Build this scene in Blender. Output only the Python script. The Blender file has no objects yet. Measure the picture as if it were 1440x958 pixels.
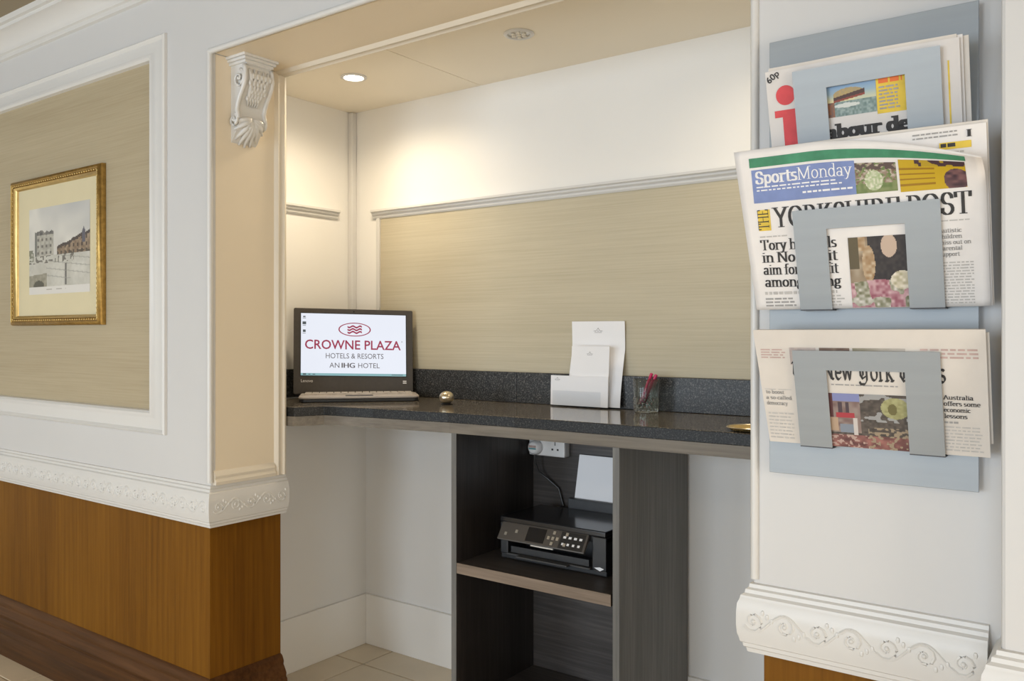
import bpy, bmesh, math, random
from mathutils import Vector, Matrix

random.seed(7)
scene = bpy.context.scene
C = scene.collection
PI = math.pi
sin, cos, rad = math.sin, math.cos, math.radians

# ---------------------------------------------------------------- camera
cam_d = bpy.data.cameras.new('camera')
cam_d.sensor_width = 36.0
cam_d.lens = 1195.0 * 36.0 / 1440.0
cam_d.shift_y = -10.0 / 1440.0
cam_d.clip_start = 0.02
cam = bpy.data.objects.new('camera', cam_d)
cam.location = (0, 0, 1.30)
cam.rotation_euler = (rad(90), 0, rad(36.32))
C.objects.link(cam)
scene.camera = cam

# ---------------------------------------------------------------- world, exposure
world = bpy.data.worlds.new('world')
scene.world = world
world.use_nodes = True
wn = world.node_tree
wn.nodes['Background'].inputs[0].default_value = (0.72, 0.84, 1.0, 1)
wn.nodes['Background'].inputs[1].default_value = 1.0
scene.view_settings.view_transform = 'Standard'
scene.view_settings.look = 'None'
scene.view_settings.gamma = 1.0
scene.view_settings.use_curve_mapping = False
scene.view_settings.exposure = 0.22
scene.cycles.max_bounces = 10
scene.cycles.diffuse_bounces = 6
scene.cycles.glossy_bounces = 5
scene.cycles.transmission_bounces = 8
scene.cycles.caustics_reflective = False
scene.cycles.caustics_refractive = False
scene.cycles.sample_clamp_indirect = 4.0

# daylight entering through the room's three windows (wall behind the camera)
ROOM_Y = -3.6
WINDOWS = [(-4.7, -3.1), (-2.3, -0.7), (0.3, 1.7)]
WIN_POWER = [62, 60, 36]
for (xa, xb), pw in zip(WINDOWS, WIN_POWER):
    ld = bpy.data.lights.new('window_daylight', 'AREA')
    ld.shape = 'RECTANGLE'
    ld.size = xb - xa - 0.1
    ld.size_y = 2.05
    ld.energy = pw
    ld.color = (0.76, 0.88, 1.0)
    lo = bpy.data.objects.new('window_daylight', ld)
    lo.location = ((xa + xb) / 2, ROOM_Y + 0.03, 1.20)
    lo.rotation_euler = (rad(90), 0, 0)      # faces +Y
    C.objects.link(lo)

# added warm fill light, set at an unseen made-up door on the right
ld = bpy.data.lights.new('warm_fill_light', 'AREA')
ld.shape = 'RECTANGLE'
ld.size = 1.5
ld.size_y = 2.0
ld.energy = 40
ld.color = (1.0, 0.87, 0.68)
lo = bpy.data.objects.new('warm_fill_light', ld)
lo.location = (2.57, 0.25, 1.08)
lo.rotation_euler = (rad(90), 0, rad(90))      # faces -X
C.objects.link(lo)

# ---------------------------------------------------------------- key sizes
YF = 1.59            # front wall plane
YJ = 1.877           # back of the piers
XL, XR = -2.342, -0.594   # opening
XA = -2.675          # alcove left wall
YB = 2.50            # alcove back wall (upper)
ZS = 2.183           # header soffit
ZC = 2.23            # alcove ceiling
ZM = 2.535           # room ceiling
ZT = 1.05            # counter top


def lin(c):
    c = c / 255.0
    return c / 12.92 if c <= 0.04045 else ((c + 0.055) / 1.055) ** 2.4


def srgb(r, g, b):
    return (lin(r), lin(g), lin(b))


# ---------------------------------------------------------------- materials
def new_mat(name):
    m = bpy.data.materials.new(name)
    m.use_nodes = True
    nt = m.node_tree
    return m, nt, nt.nodes['Principled BSDF']


def coords(nt, scale=(1, 1, 1)):
    tc = nt.nodes.new('ShaderNodeTexCoord')
    mp = nt.nodes.new('ShaderNodeMapping')
    mp.inputs['Scale'].default_value = scale
    nt.links.new(tc.outputs['Object'], mp.inputs['Vector'])
    return mp.outputs['Vector']


def noise(nt, vec, scale, detail=3, rough=0.5):
    n = nt.nodes.new('ShaderNodeTexNoise')
    n.inputs['Scale'].default_value = scale
    n.inputs['Detail'].default_value = detail
    n.inputs['Roughness'].default_value = rough
    nt.links.new(vec, n.inputs['Vector'])
    return n.outputs['Fac']


def ramp(nt, fac, stops):
    r = nt.nodes.new('ShaderNodeValToRGB')
    el = r.color_ramp.elements
    while len(el) < len(stops):
        el.new(0.5)
    for e, (p, c) in zip(el, stops):
        e.position = p
        e.color = (c[0], c[1], c[2], 1)
    nt.links.new(fac, r.inputs['Fac'])
    return r.outputs['Color']


def bump(nt, bsdf, fac, strength, dist):
    b = nt.nodes.new('ShaderNodeBump')
    b.inputs['Strength'].default_value = strength
    b.inputs['Distance'].default_value = dist
    nt.links.new(fac, b.inputs['Height'])
    nt.links.new(b.outputs['Normal'], bsdf.inputs['Normal'])


def plain(name, rgb, rough=0.5, metal=0.0, var=0.05, scale=(8, 8, 8), bumpd=0.0, spec=0.5, coat=0.0):
    m, nt, b = new_mat(name)
    v = coords(nt, scale)
    f = noise(nt, v, 1.0, 4)
    lo = tuple(max(0, c * (1 - var)) for c in rgb)
    hi = tuple(min(1, c * (1 + var)) for c in rgb)
    nt.links.new(ramp(nt, f, [(0.3, lo), (0.7, hi)]), b.inputs['Base Color'])
    b.inputs['Roughness'].default_value = rough
    b.inputs['Metallic'].default_value = metal
    b.inputs['Specular IOR Level'].default_value = spec
    b.inputs['Coat Weight'].default_value = coat
    if bumpd:
        bump(nt, b, f, 0.5, bumpd)
    return m


def wood(name, dark, mid, light, axis='Z', grain=70, rough=0.4, spec=0.5, stretch=0.035, bumpd=0.0004):
    m, nt, b = new_mat(name)
    s = [grain, grain, grain]
    s['XYZ'.index(axis)] = grain * stretch
    v = coords(nt, tuple(s))
    f1 = noise(nt, v, 1.0, 6, 0.62)
    v2 = coords(nt, tuple(x * 0.09 for x in s))
    f2 = noise(nt, v2, 1.0, 3, 0.5)
    mx = nt.nodes.new('ShaderNodeMix')
    mx.inputs[0].default_value = 0.4
    nt.links.new(f1, mx.inputs[2])
    nt.links.new(f2, mx.inputs[3])
    fac = mx.outputs[0]
    nt.links.new(ramp(nt, fac, [(0.34, dark), (0.5, mid), (0.66, light)]), b.inputs['Base Color'])
    b.inputs['Roughness'].default_value = rough
    b.inputs['Specular IOR Level'].default_value = spec
    bump(nt, b, f1, 0.4, bumpd)
    return m


def grasscloth(name, dark, mid, light):
    m, nt, b = new_mat(name)
    v = coords(nt, (3.0, 3.0, 230))
    f1 = noise(nt, v, 1.0, 5, 0.65)
    v2 = coords(nt, (1.1, 1.1, 9))
    f2 = noise(nt, v2, 1.0, 3)
    mx = nt.nodes.new('ShaderNodeMix')
    mx.inputs[0].default_value = 0.35
    nt.links.new(f1, mx.inputs[2])
    nt.links.new(f2, mx.inputs[3])
    nt.links.new(ramp(nt, mx.outputs[0], [(0.34, dark), (0.5, mid), (0.68, light)]), b.inputs['Base Color'])
    b.inputs['Roughness'].default_value = 0.55
    b.inputs['Specular IOR Level'].default_value = 0.35
    bump(nt, b, f1, 0.5, 0.0006)
    return m


def granite(name, rough, spec, k=(1.0, 1.0, 1.0)):
    m, nt, b = new_mat(name)
    v = coords(nt, (1, 1, 1))
    f = noise(nt, v, 210, 6, 0.75)
    vo = nt.nodes.new('ShaderNodeTexVoronoi')
    vo.inputs['Scale'].default_value = 260
    nt.links.new(v, vo.inputs['Vector'])
    mx = nt.nodes.new('ShaderNodeMix')
    mx.inputs[0].default_value = 0.35
    nt.links.new(f, mx.inputs[2])
    nt.links.new(vo.outputs['Distance'], mx.inputs[3])
    st_ = [(0.38, (0.010, 0.011, 0.012)), (0.5, (0.032, 0.034, 0.036)), (0.58, (0.075, 0.076, 0.075)), (0.66, (0.17, 0.165, 0.155))]
    nt.links.new(ramp(nt, mx.outputs[0], [(p, tuple(a * q for a, q in zip(c, k))) for p, c in st_]),
                 b.inputs['Base Color'])
    b.inputs['Roughness'].default_value = rough
    b.inputs['Specular IOR Level'].default_value = spec
    return m


def emit(name, rgb, strength):
    m, nt, b = new_mat(name)
    v = coords(nt, (5, 5, 5))
    f = noise(nt, v, 1.0, 2)
    b.inputs['Base Color'].default_value = (0.02, 0.02, 0.02, 1)
    nt.links.new(ramp(nt, f, [(0.2, tuple(c * 0.97 for c in rgb)), (0.8, rgb)]), b.inputs['Emission Color'])
    b.inputs['Emission Strength'].default_value = strength
    b.inputs['Roughness'].default_value = 0.35
    return m


def attr_mat(name, rough=0.6, emission=0.0):
    m, nt, b = new_mat(name)
    a = nt.nodes.new('ShaderNodeAttribute')
    a.attribute_name = 'Col'
    if emission:
        b.inputs['Base Color'].default_value = (0.01, 0.01, 0.01, 1)
        nt.links.new(a.outputs['Color'], b.inputs['Emission Color'])
        b.inputs['Emission Strength'].default_value = emission
    else:
        nt.links.new(a.outputs['Color'], b.inputs['Base Color'])
    b.inputs['Roughness'].default_value = rough
    return m


def glass(name, rgb=(1, 1, 1), rough=0.0, ior=1.46):
    m, nt, b = new_mat(name)
    v = coords(nt, (20, 20, 20))
    f = noise(nt, v, 1.0, 2)
    nt.links.new(ramp(nt, f, [(0.3, tuple(c * 0.98 for c in rgb)), (0.7, rgb)]), b.inputs['Base Color'])
    b.inputs['Transmission Weight'].default_value = 1.0
    b.inputs['Roughness'].default_value = rough
    b.inputs['IOR'].default_value = ior
    return m


M = {}
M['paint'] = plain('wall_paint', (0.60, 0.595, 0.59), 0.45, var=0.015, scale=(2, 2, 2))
M['paintlightened'] = plain('wall_paint_lightened', (0.80, 0.787, 0.76), 0.5, var=0.015, scale=(2, 2, 2))  # wall paint made lighter here to make up for weak light in the alcove
M['gloss'] = plain('moulding_paint', (0.655, 0.645, 0.625), 0.32, var=0.015, scale=(3, 3, 3))
M['jambgloss'] = plain('magnolia_moulding_paint', (0.70, 0.635, 0.53), 0.35, var=0.015, scale=(3, 3, 3))
M['magnolia'] = plain('magnolia_paint', (0.77, 0.665, 0.51), 0.5, var=0.02, scale=(2, 2, 2))
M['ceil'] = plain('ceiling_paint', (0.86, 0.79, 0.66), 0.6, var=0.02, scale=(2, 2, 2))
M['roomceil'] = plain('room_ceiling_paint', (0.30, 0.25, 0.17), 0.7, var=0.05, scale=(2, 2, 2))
M['cloth'] = grasscloth('grasscloth_paper', (0.375, 0.305, 0.195), (0.415, 0.345, 0.228), (0.46, 0.388, 0.262))
M['cloth2'] = grasscloth('grasscloth_paper_gold', (0.45, 0.40, 0.285), (0.50, 0.445, 0.325), (0.55, 0.495, 0.37))
M['oak'] = wood('oak_panel', (0.118, 0.045, 0.004), (0.168, 0.068, 0.006), (0.215, 0.092, 0.009), 'Z', 60, 0.45, 0.12)
M['oakdark'] = wood('oak_skirting', (0.040, 0.015, 0.004), (0.075, 0.029, 0.008), (0.115, 0.048, 0.015), 'X', 60, 0.38, 0.2)
M['wenge'] = wood('wenge_board', (0.034, 0.031, 0.028), (0.062, 0.057, 0.052), (0.10, 0.094, 0.086), 'Z', 110, 0.42, 0.4)
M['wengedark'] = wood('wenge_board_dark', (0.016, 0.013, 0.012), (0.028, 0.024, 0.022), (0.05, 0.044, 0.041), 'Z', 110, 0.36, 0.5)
M['wengelit'] = wood('wenge_lit_face_and_edge', (0.105, 0.103, 0.096), (0.145, 0.141, 0.132), (0.195, 0.190, 0.177), 'Z', 120, 0.45, 0.4)  # wenge lightened for stronger light on the outer face; also colours the edge strips
M['wengex'] = wood('wenge_board_flat', (0.035, 0.03, 0.027), (0.06, 0.052, 0.048), (0.10, 0.088, 0.08), 'X', 110, 0.45, 0.4)
M['wengeedge'] = wood('wenge_edge', (0.13, 0.095, 0.065), (0.20, 0.15, 0.11), (0.27, 0.21, 0.16), 'X', 90, 0.5, 0.4)
M['fascia'] = wood('fascia_wood', (0.13, 0.11, 0.085), (0.18, 0.155, 0.122), (0.24, 0.205, 0.165), 'X', 90, 0.5, 0.4)
M['granite'] = granite('black_granite', 0.10, 0.7, (3.0, 2.55, 2.05))
M['edge'] = granite('black_granite_edge', 0.4, 0.25, (0.35, 0.35, 0.35))
M['splash'] = granite('black_granite_honed', 0.34, 0.3, (0.9, 0.88, 0.86))
M['tile'] = plain('floor_tile', (0.70, 0.60, 0.45), 0.3, var=0.06, scale=(5, 5, 5))
M['grout'] = plain('floor_grout', (0.22, 0.17, 0.11), 0.8, var=0.1, scale=(40, 40, 40))
M['skirt'] = plain('skirting_tile', (0.86, 0.84, 0.80), 0.3, var=0.02, scale=(3, 3, 3))
M['gold'] = plain('gilt_frame', (0.36, 0.225, 0.065), 0.4, 0.85, var=0.25, scale=(60, 60, 60), bumpd=0.0006)
M['goldlight'] = plain('gilt_inner', (0.56, 0.40, 0.16), 0.34, 0.85, var=0.12, scale=(40, 40, 40))
M['mat'] = plain('cream_mount', (0.66, 0.58, 0.38), 0.8, var=0.02)
M['alu'] = plain('rack_aluminium', (0.315, 0.34, 0.36), 0.48, 0.3, var=0.03, scale=(3, 3, 60))
M['aludark'] = plain('rack_edge', (0.06, 0.06, 0.065), 0.5, 0.2)
M['news'] = plain('newsprint', (0.76, 0.73, 0.71), 0.8, var=0.03, scale=(25, 25, 25))
M['newscream'] = plain('newsprint_cream', (0.64, 0.595, 0.545), 0.8, var=0.03, scale=(25, 25, 25))
M['newsgrey'] = plain('newsprint_grey', (0.66, 0.63, 0.61), 0.8, var=0.03, scale=(25, 25, 25))
M['ink'] = plain('black_ink', (0.035, 0.033, 0.033), 0.7, var=0.2, scale=(90, 90, 90))
M['inkgrey'] = plain('grey_ink', (0.33, 0.32, 0.31), 0.8, var=0.1, scale=(90, 90, 90))
M['inkpale'] = plain('pale_ink', (0.48, 0.46, 0.44), 0.8, var=0.1, scale=(90, 90, 90))
M['inkred'] = plain('red_ink', (0.62, 0.07, 0.08), 0.7, var=0.08, scale=(60, 60, 60))
M['inkpink'] = plain('faded_red_ink', (0.50, 0.36, 0.33), 0.8, var=0.1, scale=(60, 60, 60))
M['inkgreen'] = plain('green_ink', (0.055, 0.24, 0.13), 0.7, var=0.15, scale=(50, 50, 50))
M['inkblue'] = plain('blue_ink', (0.19, 0.25, 0.48), 0.7, var=0.08, scale=(50, 50, 50))
M['inkyellow'] = plain('yellow_ink', (0.70, 0.50, 0.06), 0.7, var=0.1, scale=(50, 50, 50))
M['inkwhite'] = plain('white_print', (0.80, 0.79, 0.80), 0.8, var=0.03)
M['inkorange'] = plain('orange_ink', (0.70, 0.16, 0.04), 0.7, var=0.1)
M['photo'] = attr_mat('photo_print', 0.6)
M['painting'] = attr_mat('street_print', 0.75)
M['black'] = plain('black_plastic', (0.018, 0.018, 0.019), 0.38, var=0.15, scale=(60, 60, 60))
M['blackgloss'] = plain('black_gloss_plastic', (0.012, 0.012, 0.014), 0.16, var=0.1)
M['blacksoft'] = plain('dark_grey_plastic', (0.045, 0.043, 0.042), 0.5, var=0.1, scale=(80, 80, 80))
M['panelgrey'] = plain('panel_grey_plastic', (0.075, 0.066, 0.058), 0.35, var=0.1)
M['bezel'] = plain('laptop_bezel', (0.055, 0.047, 0.040), 0.55, var=0.08, scale=(90, 90, 90))
M['laptopbase'] = plain('laptop_base', (0.46, 0.41, 0.37), 0.4, var=0.05)
M['keys'] = plain('laptop_keys', (0.55, 0.50, 0.45), 0.45, var=0.1, scale=(60, 60, 60))
M['screen'] = emit('lit_screen', (0.86, 0.90, 1.0), 0.80)
M['scrimson'] = emit('screen_crimson', (0.30, 0.012, 0.06), 0.9)
M['sgrey'] = emit('screen_grey', (0.085, 0.075, 0.085), 0.9)
M['steal'] = emit('screen_teal', (0.22, 0.42, 0.45), 0.9)
M['sdark'] = emit('screen_dark', (0.05, 0.07, 0.08), 0.9)
M['white'] = plain('white_plastic', (0.80, 0.80, 0.80), 0.3, var=0.02)
M['paper'] = plain('white_paper', (0.84, 0.84, 0.86), 0.7, var=0.01)
M['crest'] = plain('grey_crest_ink', (0.40, 0.39, 0.40), 0.7, var=0.1)
M['brass'] = plain('brushed_brass', (0.62, 0.54, 0.40), 0.28, 0.95, var=0.08, scale=(80, 80, 10))
M['brassdish'] = plain('polished_brass', (0.75, 0.55, 0.24), 0.25, 0.9, var=0.08, scale=(40, 40, 40))
M['glass'] = glass('clear_glass', (0.97, 1.0, 0.97))
_nt = M['glass'].node_tree
_tr = _nt.nodes.new('ShaderNodeBsdfTransparent')
_tr.inputs[0].default_value = (0.96, 0.98, 0.95, 1)
_mx = _nt.nodes.new('ShaderNodeMixShader')
_mx.inputs[0].default_value = 0.78
_nt.links.new(_tr.outputs[0], _mx.inputs[1])
_nt.links.new(_nt.nodes['Principled BSDF'].outputs[0], _mx.inputs[2])
_nt.links.new(_mx.outputs[0], _nt.nodes['Material Output'].inputs[0])
M['acrylic'] = glass('clear_acrylic', (0.97, 0.98, 1.0), 0.02, 1.3)
_nt = M['acrylic'].node_tree
_tr = _nt.nodes.new('ShaderNodeBsdfTransparent')
_tr.inputs[0].default_value = (0.95, 0.96, 0.97, 1)
_mx = _nt.nodes.new('ShaderNodeMixShader')
_mx.inputs[0].default_value = 0.02
_nt.links.new(_tr.outputs[0], _mx.inputs[1])
_nt.links.new(_nt.nodes['Principled BSDF'].outputs[0], _mx.inputs[2])
_nt.links.new(_mx.outputs[0], _nt.nodes['Material Output'].inputs[0])
M['pink'] = plain('crimson_plastic', (0.55, 0.02, 0.11), 0.35, var=0.08)
M['chrome'] = plain('satin_chrome', (0.62, 0.60, 0.56), 0.3, 0.8, var=0.05)
M['led'] = plain('led_lens', (0.75, 0.70, 0.60), 0.2, var=0.15, scale=(90, 90, 90))
M['lamp'] = emit('lit_lamp_lens', (1.0, 0.93, 0.80), 14.0)
M['teal'] = plain('teal_label', (0.10, 0.30, 0.32), 0.5)
M['curtainwall'] = plain('room_wall_paint', (0.84, 0.78, 0.68), 0.6, var=0.03)


# ---------------------------------------------------------------- mesh builder
class MB:
    def __init__(self):
        self.v, self.f, self.m = [], [], []
        self.col = None

    def face(self, pts, mi=0):
        n = len(self.v)
        self.v += [tuple(p) for p in pts]
        self.f.append(tuple(range(n, n + len(pts))))
        self.m.append(mi)

    def add(self, verts, faces, mi=0):
        n = len(self.v)
        self.v += [tuple(p) for p in verts]
        for f in faces:
            self.f.append(tuple(i + n for i in f))
            self.m.append(mi)

    def box(self, x0, x1, y0, y1, z0, z1, mi=0, T=None):
        p = [(x, y, z) for z in (z0, z1) for y in (y0, y1) for x in (x0, x1)]
        if T:
            p = [T(*q) for q in p]
        self.add(p, [(0, 2, 3, 1), (4, 5, 7, 6), (0, 1, 5, 4), (1, 3, 7, 5), (3, 2, 6, 7), (2, 0, 4, 6)], mi)

    def prism(self, poly, mapf, h0, h1, mi=0, side=None):
        """poly: 2-D outline; mapf(a, b, h) -> 3-D."""
        n = len(poly)
        vs = [mapf(a, b, h0) for a, b in poly] + [mapf(a, b, h1) for a, b in poly]
        fs = [tuple(range(n - 1, -1, -1)), tuple(range(n, 2 * n))]
        fs += [(i, (i + 1) % n, n + (i + 1) % n, n + i) for i in range(n)]
        self.add(vs, fs, mi)
        if side is not None:
            for q in range(n):
                self.m[-1 - q] = side

    def rings(self, rings, closed=True, cap=True, mi=0):
        n = len(rings[0])
        vs = [p for r in rings for p in r]
        fs = []
        for k in range(len(rings) - 1):
            for i in range(n if closed else n - 1):
                j = (i + 1) % n
                fs.append((k * n + i, k * n + j, (k + 1) * n + j, (k + 1) * n + i))
        if cap:
            fs.append(tuple(range(n - 1, -1, -1)))
            fs.append(tuple((len(rings) - 1) * n + i for i in range(n)))
        self.add(vs, fs, mi)

    def lathe(self, prof, c, n=32, mi=0, cap=False):
        rs = [[(c[0] + r * cos(2 * PI * i / n), c[1] + r * sin(2 * PI * i / n), c[2] + z) for i in range(n)] for r, z in prof]
        self.rings(rs, True, cap, mi)

    def tube(self, pts, r, n=8, mi=0):
        pts = [Vector(p) for p in pts]
        rr = r if isinstance(r, (list, tuple)) else [r] * len(pts)
        rs = []
        ref = Vector((0.13, 0.21, 0.97))
        for k, p in enumerate(pts):
            t = (pts[min(k + 1, len(pts) - 1)] - pts[max(k - 1, 0)]).normalized()
            if abs(t.dot(ref)) > 0.95:
                ref = Vector((0.97, 0.1, 0.2))
            a = t.cross(ref).normalized()
            b = t.cross(a)
            rs.append([tuple(p + rr[k] * (a * cos(2 * PI * i / n) + b * sin(2 * PI * i / n))) for i in range(n)])
        self.rings(rs, True, True, mi)

    def ell(self, c, rx, ry, rz, n=12, m=8, mi=0, R=None):
        c = Vector(c)
        rs = []
        for k in range(m + 1):
            th = PI * k / m
            s = max(sin(th), 0.01)
            ring = []
            for i in range(n):
                q = Vector((rx * s * cos(2 * PI * i / n), ry * s * sin(2 * PI * i / n), rz * cos(th)))
                if R:
                    q = R @ q
                ring.append(tuple(c + q))
            rs.append(ring)
        self.rings(rs, True, True, mi)

    def rail(self, path, prof, mi=0):
        """prof (out, z) swept along an XY path, outward = right-hand side, mitred."""
        P = [Vector(p) for p in path]
        rs = []
        for k in range(len(P)):
            d0 = (P[k] - P[k - 1]).normalized() if k else None
            d1 = (P[k + 1] - P[k]).normalized() if k < len(P) - 1 else None
            n0 = Vector((d0.y, -d0.x)) if d0 else None
            n1 = Vector((d1.y, -d1.x)) if d1 else None
            if n0 is None:
                o = n1
            elif n1 is None:
                o = n0
            else:
                b = (n0 + n1)
                o = b / max(b.dot(n0), 1e-6)
            rs.append([(P[k].x + o.x * a, P[k].y + o.y * a, z) for a, z in prof])
        self.rings(rs, True, True, mi)

    def frame(self, mapf, u0, u1, z0, z1, prof, mi=0):
        """picture-frame moulding; prof (inset, out) list."""
        rs = [[mapf(u0 + i, o, z0 + i), mapf(u1 - i, o, z0 + i), mapf(u1 - i, o, z1 - i), mapf(u0 + i, o, z1 - i)] for i, o in prof]
        self.rings(rs, True, False, mi)

    def build(self, name, mats, parent=None, smooth=False, bevel=0.0, seg=2, kind=None, label=None):
        if not isinstance(mats, (list, tuple)):
            mats = [mats]
        off = Vector(parent_origin(parent)) if parent else Vector((0, 0, 0))
        me = bpy.data.meshes.new(name)
        me.from_pydata([tuple(Vector(p) - off) for p in self.v], [], self.f)
        for m in mats:
            me.materials.append(m)
        me.polygons.foreach_set('material_index', self.m)
        if self.col:
            at = me.color_attributes.new('Col', 'FLOAT_COLOR', 'CORNER')
            i = 0
            for pi, p in enumerate(me.polygons):
                c = self.col[pi]
                for _ in range(p.loop_total):
                    at.data[i].color = (c[0], c[1], c[2], 1)
                    i += 1
        else:
            bm = bmesh.new()
            bm.from_mesh(me)
            bmesh.ops.recalc_face_normals(bm, faces=bm.faces)
            bm.to_mesh(me)
            bm.free()
        if smooth:
            me.polygons.foreach_set('use_smooth', [True] * len(me.polygons))
        me.update()
        if smooth and smooth != 'all':
            me.set_sharp_from_angle(angle=rad(38))
        o = bpy.data.objects.new(name, me)
        C.objects.link(o)
        if parent:
            o.parent = parent
        if bevel:
            b = o.modifiers.new('bevel', 'BEVEL')
            b.width = bevel
            b.segments = seg
            b.limit_method = 'ANGLE'
            b.angle_limit = rad(40)
        if kind:
            o['kind'] = kind
        if label:
            o['label'] = label
        return o


def parent_origin(p):
    o = Vector((0, 0, 0))
    while p:
        o += p.location
        p = p.parent
    return o


def tag(o, label, cat, group=None, kind=None):
    o['label'] = label
    o['category'] = cat
    if group:
        o['group'] = group
    if kind:
        o['kind'] = kind
    return o


def thing(name, label, cat, loc=(0, 0, 0), group=None, kind=None):
    o = bpy.data.objects.new(name, None)
    o.empty_display_size = 0.05
    o.location = loc
    C.objects.link(o)
    return tag(o, label, cat, group, kind)


def struct(o, label, cat):
    return tag(o, label, cat, None, 'structure')


# ================================================================= SETTING
# ---- left front wall (pier included)
b = MB()
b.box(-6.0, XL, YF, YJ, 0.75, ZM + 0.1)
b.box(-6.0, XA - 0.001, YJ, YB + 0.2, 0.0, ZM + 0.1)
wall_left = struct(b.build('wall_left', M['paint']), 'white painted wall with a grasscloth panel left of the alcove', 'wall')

fmap = lambda u, o, z: (u, YF - o, z)          # on the front wall
jmap = lambda u, o, z: (XL + o, u, z)          # on the left jamb face
PANEL_PROF = [(0.0, 0.0), (0.0, 0.010), (0.006, 0.015), (0.013, 0.010), (0.016, 0.006), (0.030, 0.007), (0.040, 0.010), (0.052, 0.012), (0.060, 0.020), (0.070, 0.022), (0.078, 0.016), (0.082, 0.0)]
b = MB()
b.frame(fmap, -5.3, -2.585, 0.963, 2.293, PANEL_PROF)
b.build('panel_moulding', M['gloss'], wall_left, smooth=True)
b = MB()
b.box(-5.23, -2.655, YF - 0.003, YF, 1.035, 2.22)
b.build('wallpaper_panel', M['cloth'], wall_left, label='beige grasscloth wallpaper panel')

# tan panel and mouldings on the jamb of the left pier
b = MB()
b.box(XL, XL + 0.002, 1.606, 1.845, 0.84, ZS - 0.002)
b.build('jamb_panel', M['magnolia'], wall_left, label='tan panel on the alcove jamb')
SM = [(0.0, 0.0), (0.0, 0.010), (0.010, 0.015), (0.018, 0.009), (0.024, 0.009), (0.034, 0.013), (0.042, 0.006), (0.046, 0.0)]
b = MB()
b.rings([[jmap(YJ - 0.002 - i, o, z) for i, o in SM] for z in (0.822, ZS - 0.001)], True, True)
b.build('jamb_moulding', M['jambgloss'], wall_left, smooth=True)
b = MB()
HM = [(0.0, 0.0), (0.014, 0.0), (0.016, 0.01), (0.010, 0.020), (0.012, 0.028), (0.006, 0.040), (0.0, 0.046)]
b.rings([[jmap(u, o, 0.822 + i) for o, i in HM] for u in (YF + 0.008, YJ - 0.048)], True, True)
b.build('jamb_moulding', M['jambgloss'], wall_left, smooth=True)
b = MB()
b.tube([(XL - 0.003, YF - 0.002, 0.83), (XL - 0.003, YF - 0.002, ZS + 0.003)], 0.009, 10)
b.build('corner_bead', M['gloss'], wall_left, smooth=True)

# ---- header over the opening
b = MB()
b.box(XL, XR, YF, YJ, ZS, ZM + 0.1)
wall_header = struct(b.build('wall_header', M['paint']), 'white painted header with tan soffit above the alcove opening', 'wall')
b = MB()
b.box(XL + 0.01, XR, YF + 0.012, YJ - 0.045, ZS - 0.002, ZS)
b.build('soffit_panel', M['magnolia'], wall_header, label='tan underside of the header')
b = MB()
b.rings([[(x, YJ - 0.002 - i, ZS - o) for i, o in SM] for x in (XL + 0.004, XR)], True, True)
b.build('soffit_moulding', M['jambgloss'], wall_header, smooth=True)
b = MB()
b.tube([(XL - 0.003, YF - 0.002, ZS + 0.003), (XR, YF - 0.002, ZS + 0.003)], 0.009, 10)
b.build('corner_bead', M['gloss'], wall_header, smooth=True)

# ---- right pier and the wall that steps forward beyond it
b = MB()
b.box(XR, -0.10, YF, YJ, 0.75, ZM + 0.1)
wall_right = struct(b.build('wall_right', M['paint'], bevel=0.004), 'white painted pier carrying the newspaper rack', 'wall')
b = MB()
b.tube([(XR + 0.004, YF - 0.001, 0.83), (XR + 0.004, YF - 0.001, ZM)], 0.008, 10)
b.build('corner_bead', M['gloss'], wall_right, smooth=True)
b = MB()
b.box(-0.166, 2.6, 1.478, YJ, 0.75, ZM + 0.1)
wall_return = struct(b.build('wall_return', M['paint'], bevel=0.006), 'white wall stepping forward at the right edge', 'wall')

# ---- alcove walls
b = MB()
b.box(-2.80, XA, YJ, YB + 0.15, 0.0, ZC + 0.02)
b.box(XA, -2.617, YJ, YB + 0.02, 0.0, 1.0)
wall_al = struct(b.build('wall_alcove_left', M['paintlightened']), 'cream side wall of the alcove beside the laptop', 'wall')
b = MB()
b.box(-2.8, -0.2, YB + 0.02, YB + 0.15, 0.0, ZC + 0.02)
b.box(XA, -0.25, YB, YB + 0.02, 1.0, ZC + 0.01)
wall_ab = struct(b.build('wall_alcove_back', M['paintlightened']), 'back wall of the alcove with gold grasscloth panel', 'wall')
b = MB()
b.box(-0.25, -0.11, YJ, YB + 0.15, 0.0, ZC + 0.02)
struct(b.build('wall_alcove_right', M['paintlightened']), 'side wall of the alcove hidden behind the newspaper pier', 'wall')
b = MB()
b.box(-2.507, -0.25, YB - 0.003, YB, 1.15, 1.785)
b.build('wallpaper_panel', M['cloth2'], wall_ab, label='pale gold grasscloth wallpaper')
RAILP = [(0.0, 1.772), (0.006, 1.772), (0.010, 1.778), (0.010, 1.784), (0.018, 1.790), (0.018, 1.796), (0.026, 1.800), (0.026, 1.808), (0.0, 1.808)]
b = MB()
b.rail([(-2.545, YB), (-0.25, YB)], RAILP)
struct(b.build('trim_5', M['gloss']), 'cream moulding along the top of the gold wallpaper', 'moulding')
b = MB()
b.box(-2.527, -2.507, YB - 0.010, YB, 1.15, 1.775)
struct(b.build('trim_6', M['gloss'], bevel=0.003), 'thin upright moulding at the left edge of the gold wallpaper', 'moulding')
b = MB()
b.rail([(XA, YJ), (XA, 2.41)], RAILP)
struct(b.build('trim_7', M['gloss']), 'short cream rail on the alcove side wall above the laptop', 'moulding')
b = MB()
b.box(XA, XA + 0.026, YB - 0.028, YB, 1.15, ZC - 0.002)
struct(b.build('trim_8', M['gloss'], bevel=0.005), 'white cable trunking up the alcove corner', 'trunking')

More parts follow.
